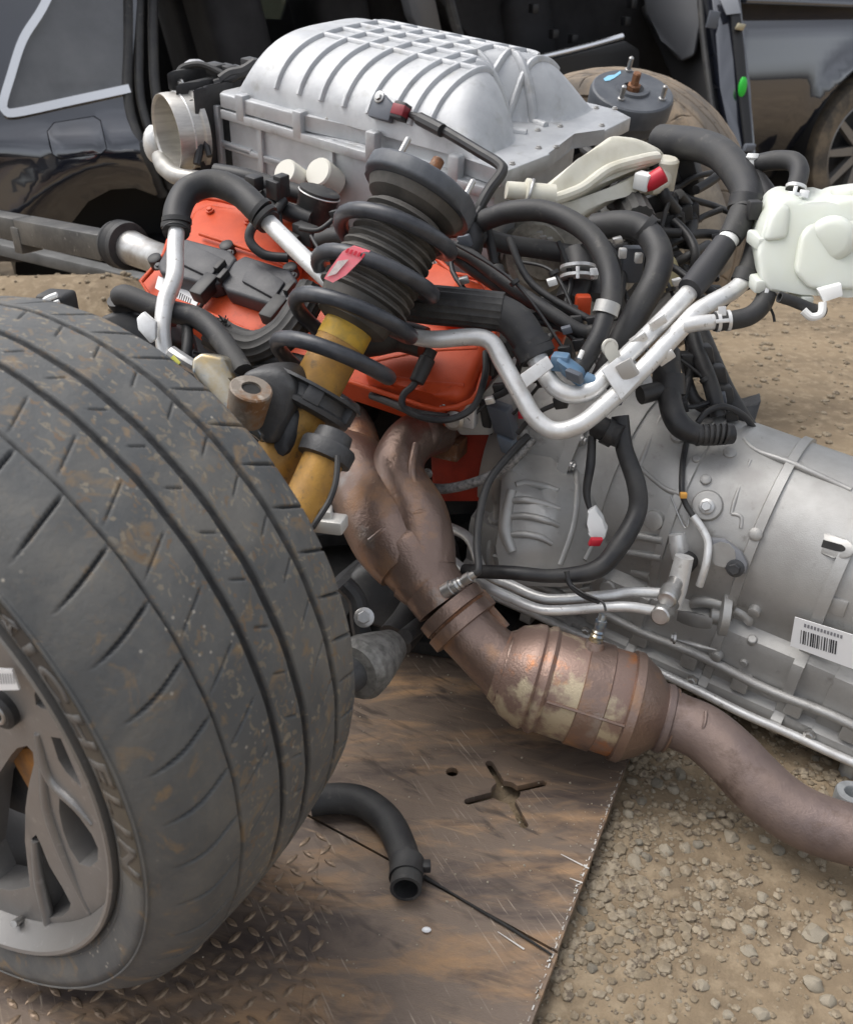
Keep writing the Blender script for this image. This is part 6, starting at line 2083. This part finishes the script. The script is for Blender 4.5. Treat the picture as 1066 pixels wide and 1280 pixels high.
b = MB(); b.tube(P3([(530, 745, 1.56), (514, 775, 1.53), (494, 800, 1.50)]), px(24, 1.5), 14); b.build('half_shaft', M['rubber'], sub)
bolt(sub, at(455, 772, 1.40), Vector((0, -.8, .6)).normalized(), .010)
hs = thing('axle_boot', 'grey foil-wrapped axle boot between the nearest tyre and the exhaust collector', 'axle boot', on_z(478, 868))
q0, q1 = at(446, 838, 1.36), at(506, 796, 1.46)
b = MB(); b.lathe(q0, q1 - q0, [(-.01, px(20, 1.4)), (-.008, px(34, 1.4)), (.004, px(40, 1.4)), (.025, px(38, 1.4)), (.06, px(30, 1.4)), (.09, px(22, 1.4)), (.10, px(12, 1.4))], 30); b.build('wrapped_boot', M['foil'], hs)
b = MB(); b.tube([q0 - (q1 - q0).normalized() * .14, q0], px(22, 1.38), 16, smooth=1); b.build('axle_shaft', M['black_iron'], hs)
b = MB(); b.tube([q1, at(548, 762, 1.56)], px(11, 1.4), 14, smooth=1); b.build('inner_shaft', M['black_iron'], hs)
# ------------------------------------------------------------------ dark car standing behind
cA, cB = at(100, 150, 3.3), at(1085, 190, 4.8)
cd = Vector((cB.x - cA.x, cB.y - cA.y, 0)).normalized()
cn = Vector((cd.y, -cd.x, 0))


def cp(u, v, off=0.0): return on_plane(u, v, cA + cn * off, cn)


def csz(u, v, off=0.0):
    p = cp(u, v, off) - cA
    return (p.dot(cd), p.z + cA.z)


def cw(s, z, off): return Vector((cA.x, cA.y, 0)) + cd * s + Vector((0, 0, z)) + cn * off


car = thing('parked_car', 'dark navy estate car standing behind the engine with its doors open', 'car', cw(1.4, -.1, -.7))
M['paint'] = mat('navy_paint', (.014, .017, .028), .15, .2, coat=1.0, col2=(.016, .018, .026), scale=5)
M['glass'] = mat('sky_grey_glass', (.085, .087, .090), .06, 0, coat=.6, col2=(.125, .127, .130), scale=3)  # grey base carries the reflected sky and lit interior as colour
for k_, ior_ in (('paint', 2.1), ('glass', 1.7)): M[k_].node_tree.nodes['Principled BSDF'].inputs['Coat IOR'].default_value = ior_
M['chrome'] = mat('bright_trim', (.95, .95, .95), .22, .9)
M['carblack'] = mat('car_trim_black', (.012, .012, .013), .5)
M['interior'] = mat('dark_upholstery', (.012, .012, .014), .8, col2=(.022, .022, .025), scale=10)
zb = csz(100, 125)[1]      # waist line


def skin(s, z):
    o = -.10 * (z - .3)
    if z > zb: o -= (z - zb) * .42
    zc = csz(90, 192)[1]
    if z > zc: o -= (min(z, zb) - zc) * .36
    dz = z - csz(90, 185)[1]
    o += -.05 * max(0, -dz) / .2 if dz < 0 else .0
    o += .018 * math.exp(-((z - csz(90, 178)[1]) / .03) ** 2)
    sw = csz(160, 340)[0]
    r = math.hypot(s - sw, z - csz(160, 345)[1])
    o += .045 * math.exp(-((r - .40) / .10) ** 2)
    return o


def body3(s, z, d): return cw(s, z, skin(s, z) - d)


quarter = [csz(u, v) for u, v in ((-260, 330), (-260, -120), (-150, -260), (205, -260), (197, -60), (180, 50), (170, 108), (171, 150), (184, 190), (206, 240), (196, 246), (170, 236), (140, 238), (112, 254), (92, 282), (84, 330))]
win = [csz(u, v) for u, v in ((8, 136), (22, 141), (166, 111), (176, 40), (186, -60), (100, -60), (66, 8), (36, 50), (16, 105))]
fd = [(70, 156), (120, 148), (128, 153), (132, 184), (126, 190), (76, 198), (66, 192), (61, 166)]
fdo = [csz(95 + (u - 95) * 1.03, 172 + (v - 172) * 1.04) for u, v in fd]
b = MB(); b.fill(quarter, [win, fdo], body3, .02, step=.035)
b.build('rear_quarter', M['paint'], car, 50)
b = MB(); b.fill([csz(u, v) for u, v in ((50, 140), (140, 134), (144, 196), (60, 208))], [], lambda s, z, d: cw(s, z, skin(s, z) - .022 - d), .01); b.build('flap_backing', M['carblack'], car)  # dark panel added behind the flap so its gap stays dark
b = MB(); b.fill([csz(u, v) for u, v in fd], [], lambda s, z, d: cw(s, z, skin(s, z) + .001 - d), .012, step=.03); b.build('fuel_flap', M['paint'], car, 50)
b = MB(); b.fill(win, [], lambda s, z, d: cw(s, z, skin(s, z) - .006 - d), .006, step=.06); b.build('side_window', M['glass'], car, 60)
tr_ = [csz(u, v) for u, v in ((168, 113), (95, 128), (22, 143), (8, 140), (6, 130), (16, 100), (34, 52), (62, 10), (96, -55))]
tp2, _ = smooth_path([Vector((s, z, 0)) for s, z in tr_], 1, 5)
b = MB()
rings = []
for i, p in enumerate(tp2):
    t_ = (tp2[min(i + 1, len(tp2) - 1)] - tp2[max(i - 1, 0)]).normalized()
    n_ = Vector((-t_.y, t_.x, 0))
    A_, B_ = p + n_ * .013, p - n_ * .013
    rings.append([body3(A_.x, A_.y, .004), body3(A_.x, A_.y, -.012), body3(B_.x, B_.y, -.012), body3(B_.x, B_.y, .004)])
b.loft(rings)
b.build('window_trim', M['chrome'], car, 30)
for path, r in (([(176, -200), (178, -40), (172, 60), (166, 112), (168, 150), (180, 190), (206, 246)], .020), ([(194, -200), (194, -40), (186, 60), (182, 112), (186, 150), (198, 190), (216, 236)], .016), ([(214, -200), (212, -40), (205, 50), (202, 110), (206, 160)], .018)):
    b = MB(); b.tube([body3(*csz(u, v), .01 + .02 * i) for i, (u, v) in enumerate(path[:1] * 0 + path)] if False else [body3(*csz(u, v), .012) for u, v in path], r, 8, smooth=5)
    b.build('door_seal', M['rubber'], car, 60)
# rear wheel arch liner and wheel
aw = csz(165, 345)
b = MB(); b.lathe(cw(aw[0], aw[1], -.40), cn, [(0, .0), (0, .40), (.34, .40)], 40, cap=False); b.build('arch_liner', M['carblack'], car)


def car_wheel(c, R, name):
    b = MB(); b.lathe(c, cn, [(-.20, R * .70), (-.19, R * .96), (-.15, R), (-.04, R), (-.01, R * .96), (.0, R * .86), (-.006, R * .72), (-.02, R * .70)], 64, cap=False)
    t = b.build('wheel', mat('dusty_tyre_' + name, (.07, .062, .052), .75, col2=(.19, .15, .105), scale=9, lo=.42, hi=.62), car)
    b = MB(); b.lathe(c, cn, [(-.15, R * .69), (-.03, R * .70), (-.012, R * .71), (-.008, R * .69), (-.03, R * .66), (-.12, R * .64)], 64, cap=False)
    b.lathe(c, cn, [(-.06, .02), (-.045, R * .16), (-.02, R * .16), (-.015, R * .13)], 24)
    for k in range(10):
        a = k * .6283
        o = cd * math.cos(a) + Vector((0, 0, math.sin(a)))
        q = cd * -math.sin(a) + Vector((0, 0, math.cos(a)))
        b.loft([[c + o * R * .14 + q * .022 - cn * .03, c + o * R * .14 + q * .022 - cn * .06, c + o * R * .14 - q * .022 - cn * .06, c + o * R * .14 - q * .022 - cn * .03],
                [c + o * R * .68 + q * .016 - cn * .018, c + o * R * .68 + q * .016 - cn * .05, c + o * R * .68 - q * .016 - cn * .05, c + o * R * .68 - q * .016 - cn * .018]])
    b.build('rim', M['rim'], t)
    b = MB(); b.lathe(c, cn, [(-.13, R * .1), (-.13, R * .55), (-.11, R * .55), (-.11, R * .1)], 40); b.build('brake_disc', M['black_iron'], t)


fw = csz(1092, 190)
car_wheel(cw(fw[0], fw[1], -.04), .355, 'front')
# front wing with its arch
wing = [csz(u, v) for u, v in ((948, 262), (944, 190), (938, 60), (925, -120), (1300, -120), (1300, 260))]
ac_ = csz(1092, 188)
arch = [(ac_[0] + .425 * math.cos(t), ac_[1] + .425 * math.sin(t)) for t in np.linspace(-.25, math.pi + .35, 30)]
wz0 = wing[0][1]
poly = [wing[0], wing[1], wing[2], wing[3], wing[4], (wing[4][0], wz0)] + [p for p in arch if True]
zf = csz(980, 35)[1]


def wing3(s, z, d):
    o = -.16 * (z - .3)
    if z > zf: o -= (z - zf) * .5
    o -= .10 * max(0, zf - .16 - z) ** 2 / .1
    r = math.hypot(s - ac_[0], z - ac_[1])
    o += .035 * math.exp(-((r - .44) / .05) ** 2)
    return cw(s, z, o - d)


b = MB(); b.fill(poly, [], wing3, .02, step=.04); b.build('front_wing', M['paint'], car, 50)
b = MB(); b.lathe(cw(ac_[0], ac_[1], -.36), cn, [(0, .0), (0, .43), (.34, .43)], 40, cap=False); b.build('arch_liner', M['carblack'], car)
# bonnet and roof close the shell
s0, s1 = csz(-260, 0)[0], csz(205, 0)[0]
sF0, sF1 = csz(945, 0)[0], csz(1300, 0)[0]
ztop = zb + .45
b = MB(); b.prism([cw(sF0, zf + .10, -.06), cw(sF1, zf + .04, -.08), cw(sF1, zf + .04, -1.3), cw(sF0, zf + .10, -1.3)], Vector((0, 0, .02)), .01); b.build('bonnet', M['paint'], car)
b = MB(); b.prism([cw(s0, ztop, -.20), cw(sF0 - .5, ztop, -.20), cw(sF0 - .5, ztop, -1.2), cw(s0, ztop, -1.2)], Vector((0, 0, .03)), .012); b.build('roof', M['paint'], car)
# cabin: floor, far side, pillars, sill, seats
b = MB(); b.box(cw((s1 + sF0) / 2, .10, -.72), cd * ((sF0 - s1) / 2 + .3), cn * .60, Vector((0, 0, .03)), .01); b.build('cabin_floor', M['interior'], car)
far_win = [[csz(u, v, -1.3) for u, v in ((255, -40), (290, 20), (352, 24), (372, -40))], [csz(u, v, -1.3) for u, v in ((226, 10), (232, 40), (244, 34), (246, -10))]]
b = MB(); b.fill([(s1 - .3, .05), (sF0 + .1, .05), (sF0 + .1, ztop), (s1 - .3, ztop)], far_win, lambda s, z, d: cw(s, z, -1.3 - d), .03); b.build('far_side', M['interior'], car)
for q in far_win:
    b = MB(); b.fill(q, [], lambda s, z, d: cw(s, z, -1.315 - d), .004); b.build('far_window', mat('green_glass', (.10, .13, .12), .08, trans=.6), car)
b = MB(); b.box(cw(s0 + .2, .5, -.7), cd * .02, cn * .6, Vector((0, 0, .42))); b.build('rear_bulkhead', M['interior'], car)
b = MB(); b.box(cw(sF0 + .06, .36, -.7), cd * .02, cn * .62, Vector((0, 0, .36))); b.build('firewall', M['interior'], car)
ss0, ss1 = csz(215, 200)[0] + .1, csz(940, 200)[0]
b = MB(); b.box(cw((ss0 + ss1) / 2, .10, -.05), cd * ((ss1 - ss0) / 2), cn * .055, Vector((0, 0, .06)), .02); b.build('sill', M['paint'], car)
b = MB(); b.tube([cp(u, v, -.12) for u, v in ((640, 80), (690, 68), (735, 57), (778, 45))], .012, 8, smooth=3); b.build('sill_trim', M['chrome'], car)
b = MB(); b.prism([cp(u, v, -.10) for u, v in ((640, 84), (690, 74), (782, 50), (800, 62), (800, 150), (640, 180))], -cn * .05, .01); b.build('inner_sill', M['carblack'], car)
b = MB(); b.prism([cp(u, v, -.06) for u, v in ((478, -120), (520, -120), (548, 20), (560, 60), (535, 60), (515, 20))], -cn * .08, .012); b.build('centre_pillar', mat('grey_pillar', (.10, .105, .115), .35, coat=.5), car)
b = MB(); b.tube([cp(u, v, -.03) for u, v in ((540, -120), (552, -40), (572, 40), (588, 80))], .02, 8); b.build('door_seal', M['rubber'], car)
for (u, d_, hh) in ((290, .55, .34), (420, .7, .32), (640, .6, .30), (250, .95, .38), (470, 1.0, .34)):
    c = cp(u, 60, -d_)
    b = MB(); b.box(c + Vector((0, 0, .02)), cd * .11 + Vector((0, 0, .03)), cn * .23, Vector((0, 0, hh * .75)) - cd * .05, .06, 4); b.box(c + Vector((0, 0, -.20)) + cd * .20, cd * .26, cn * .24, Vector((0, 0, .07)), .04, 3)
    b.build('seat', M['interior'], car, 50)
b = MB(); b.tube([cp(440, 8, -.6), cp(452, -30, -.6)], .010, 8, smooth=1); b.build('headrest_post', M['chrome'], car)
b = MB(); b.prism([cp(u, v, -.45) for u, v in ((540, -10), (700, -60), (900, -140), (930, 60), (800, 120), (640, 110))], -cn * .25, .02); b.build('dashboard', M['interior'], car)
for u, v in ((667, 10), (692, 42), (716, 48), (782, 26), (790, 4)):
    b = MB(); b.box(cp(u, v, -.25), cd * .015, cn * .02, Vector((0, 0, .018)), .004); b.build('trim_clip', M['carblack'], car)
# open front door seen on its rear edge
def dr(u, v, d): return at(u, v, d)
b = MB(); b.prism([dr(880, -90, 4.0), dr(916, -90, 3.98), dr(930, 40, 3.98), dr(938, 110, 3.98), dr(946, 196, 3.98), dr(916, 204, 4.0), dr(900, 110, 4.0)], Vector((-.04, .50, 0)), .012)
door = b.build('front_door', M['paint'], car, 40)
b = MB(); b.prism([dr(904, -90, 3.96), dr(914, -90, 3.96), dr(930, 60, 3.96), dr(942, 190, 3.96), dr(932, 192, 3.96), dr(918, 60, 3.96)], Vector((0, .02, 0)), .003); b.build('door_edge', M['carblack'], door)
b = MB(); b.prism([dr(898, -6, 3.955), dr(922, -4, 3.955), dr(926, 16, 3.955), (dr(908, 18, 3.955))], Vector((0, .012, 0)), .002); b.build('edge_trim', mat('edge_grey', (.30, .31, .33), .4, .3), door)
b = MB(); b.prism([dr(797, -90, 4.3), dr(882, -90, 4.08), dr(878, 20, 4.08), dr(868, 70, 4.1), dr(850, 78, 4.16), dr(826, 50, 4.22), dr(806, 20, 4.3)], Vector((.02, .06, 0)), .02, 3); b.build('door_card', mat('charcoal_card', (.045, .048, .055), .55), door)
b = MB(); b.prism([dr(800, 10, 4.36), dr(882, -60, 4.12), dr(906, 170, 4.05), dr(890, 175, 4.1), dr(850, 120, 4.25)], Vector((.02, .05, 0)), .01); b.build('door_inner', M['carblack'], door)
b = MB(); b.tube([dr(870, -80, 4.06), dr(878, 40, 4.04), dr(892, 150, 4.02)], .014, 8); b.build('door_seal', M['rubber'], door)
b = MB(); b.box(dr(891, 24, 3.97), Vector((.022, 0, -.003)), Vector((0, .01, 0)), Vector((.005, 0, .032)), .003); b.build('door_latch', M['greyplastic'], door)
b = MB(); b.box(dr(925, 33, 3.945), Vector((.016, 0, -.003)), Vector((0, .01, 0)), Vector((.005, 0, .012)), .003); b.build('latch_bolt', mat('brass_latch', (.45, .40, .28), .4, .7), door)
b = MB(); b.blob(dr(928, 108, 3.945), (.018, .012, .040), 8); b.build('green_cap', M['green'], door)
b = MB(); b.box(dr(936, 184, 3.95), Vector((.02, 0, 0)), Vector((0, .02, 0)), Vector((.004, 0, .014)), .004); b.build('hinge_bracket', M['greyplastic'], door)
# ------------------------------------------------------------------ bar and beam on the left
bar = thing('square_bar', 'dark steel bar with a bracket, reaching in towards the rubber ring at the engine front', 'steel bar', on_z(60, 520, 0))
b0, b1 = at(-80, 264, 2.45), at(136, 306, 2.06)
bx = (b1 - b0).normalized(); by = bx.cross(Vector((0, 0, 1))).normalized(); bz = by.cross(bx)
if bz.z < 0: bz = -bz
L1 = (at(36, 284, 2.24) - b0).length
M['bar'] = mat('worn_black_steel', (.075, .074, .072), .42, .4, col2=(.14, .135, .125), scale=14, col3=(.30, .29, .27), scale3=60, lo3=.62, hi3=.72, bump=.2, bscale=150)
b = MB(); b.box(b0 + bx * (L1 / 2), bx * (L1 / 2 - .003), by * .024, bz * .026, .003); b.build('bar_section', M['bar'], bar)
LB = (b1 - b0).length
b = MB(); b.box(b0 + bx * ((LB + L1) / 2) - bz * .002, bx * ((LB - L1) / 2), by * .026, bz * .028, .003); b.build('bar_section', M['bar'], bar)
b = MB(); b.box(b0 + bx * L1 - bz * .022, bx * .016, by * .028, bz * .030, .003); b.build('bar_bracket', M['bar'], bar)
b = MB(); b.tube([b0 + bx * .05, Vector(((b0 + bx * .05).x, (b0 + bx * .05).y, -.06))], .03, 10, smooth=1); b.build('bar_post', M['bar'], bar)
k0_, k1_ = at(-200, 258, 3.22), at(230, 362, 3.08)
kd = (k1_ - k0_).normalized(); kh = Vector((kd.y, -kd.x, 0))
b = MB(); b.box((k0_ + k1_) / 2 - Vector((0, 0, .005)), kd * ((k1_ - k0_).length / 2), kh.normalized() * .03, Vector((0, 0, .020)), .006)
bm_ = b.build('steel_beam', mat('grey_beam', (.20, .20, .195), .6, .2, col2=(.12, .12, .115), scale=8, bump=.3, bscale=60))
tag(bm_, 'long grey beam lying on the sand in front of the dark car', 'beam')
# black strap buckle poking up behind the nearest tyre
bk = thing('strap_buckle', 'small black strap buckle with white webbing, behind the top of the nearest tyre', 'buckle', at(70, 470, 1.30))
b = MB(); b.box(at(72, 380, 1.36), Vector((.022, -.004, 0)), Vector((.004, .02, 0)), Vector((.0, .0, .018)), .007, 3); b.build('buckle_body', M['rubber'], bk)
b = MB(); b.tube(P3([(50, 384, 1.335), (58, 374, 1.335), (72, 368, 1.335)]), px(4, 1.33), 8); b.tube(P3([(54, 390, 1.33), (62, 381, 1.33), (74, 376, 1.33)]), px(2.5, 1.33), 8); b.build('webbing', M['white'], bk)
gb = thing('fallen_shroud', 'black plastic shroud piece lying between the tyre and the hose loop', 'plastic shroud', on_z(150, 640))
b = MB(); b.prism([at(u, v, 1.42) for u, v in ((118, 396), (150, 384), (200, 400), (220, 430), (190, 440), (140, 424))], Vector((.02, .06, -.03)), .01, 3); b.build('shroud_shell', M['plastic'], gb)
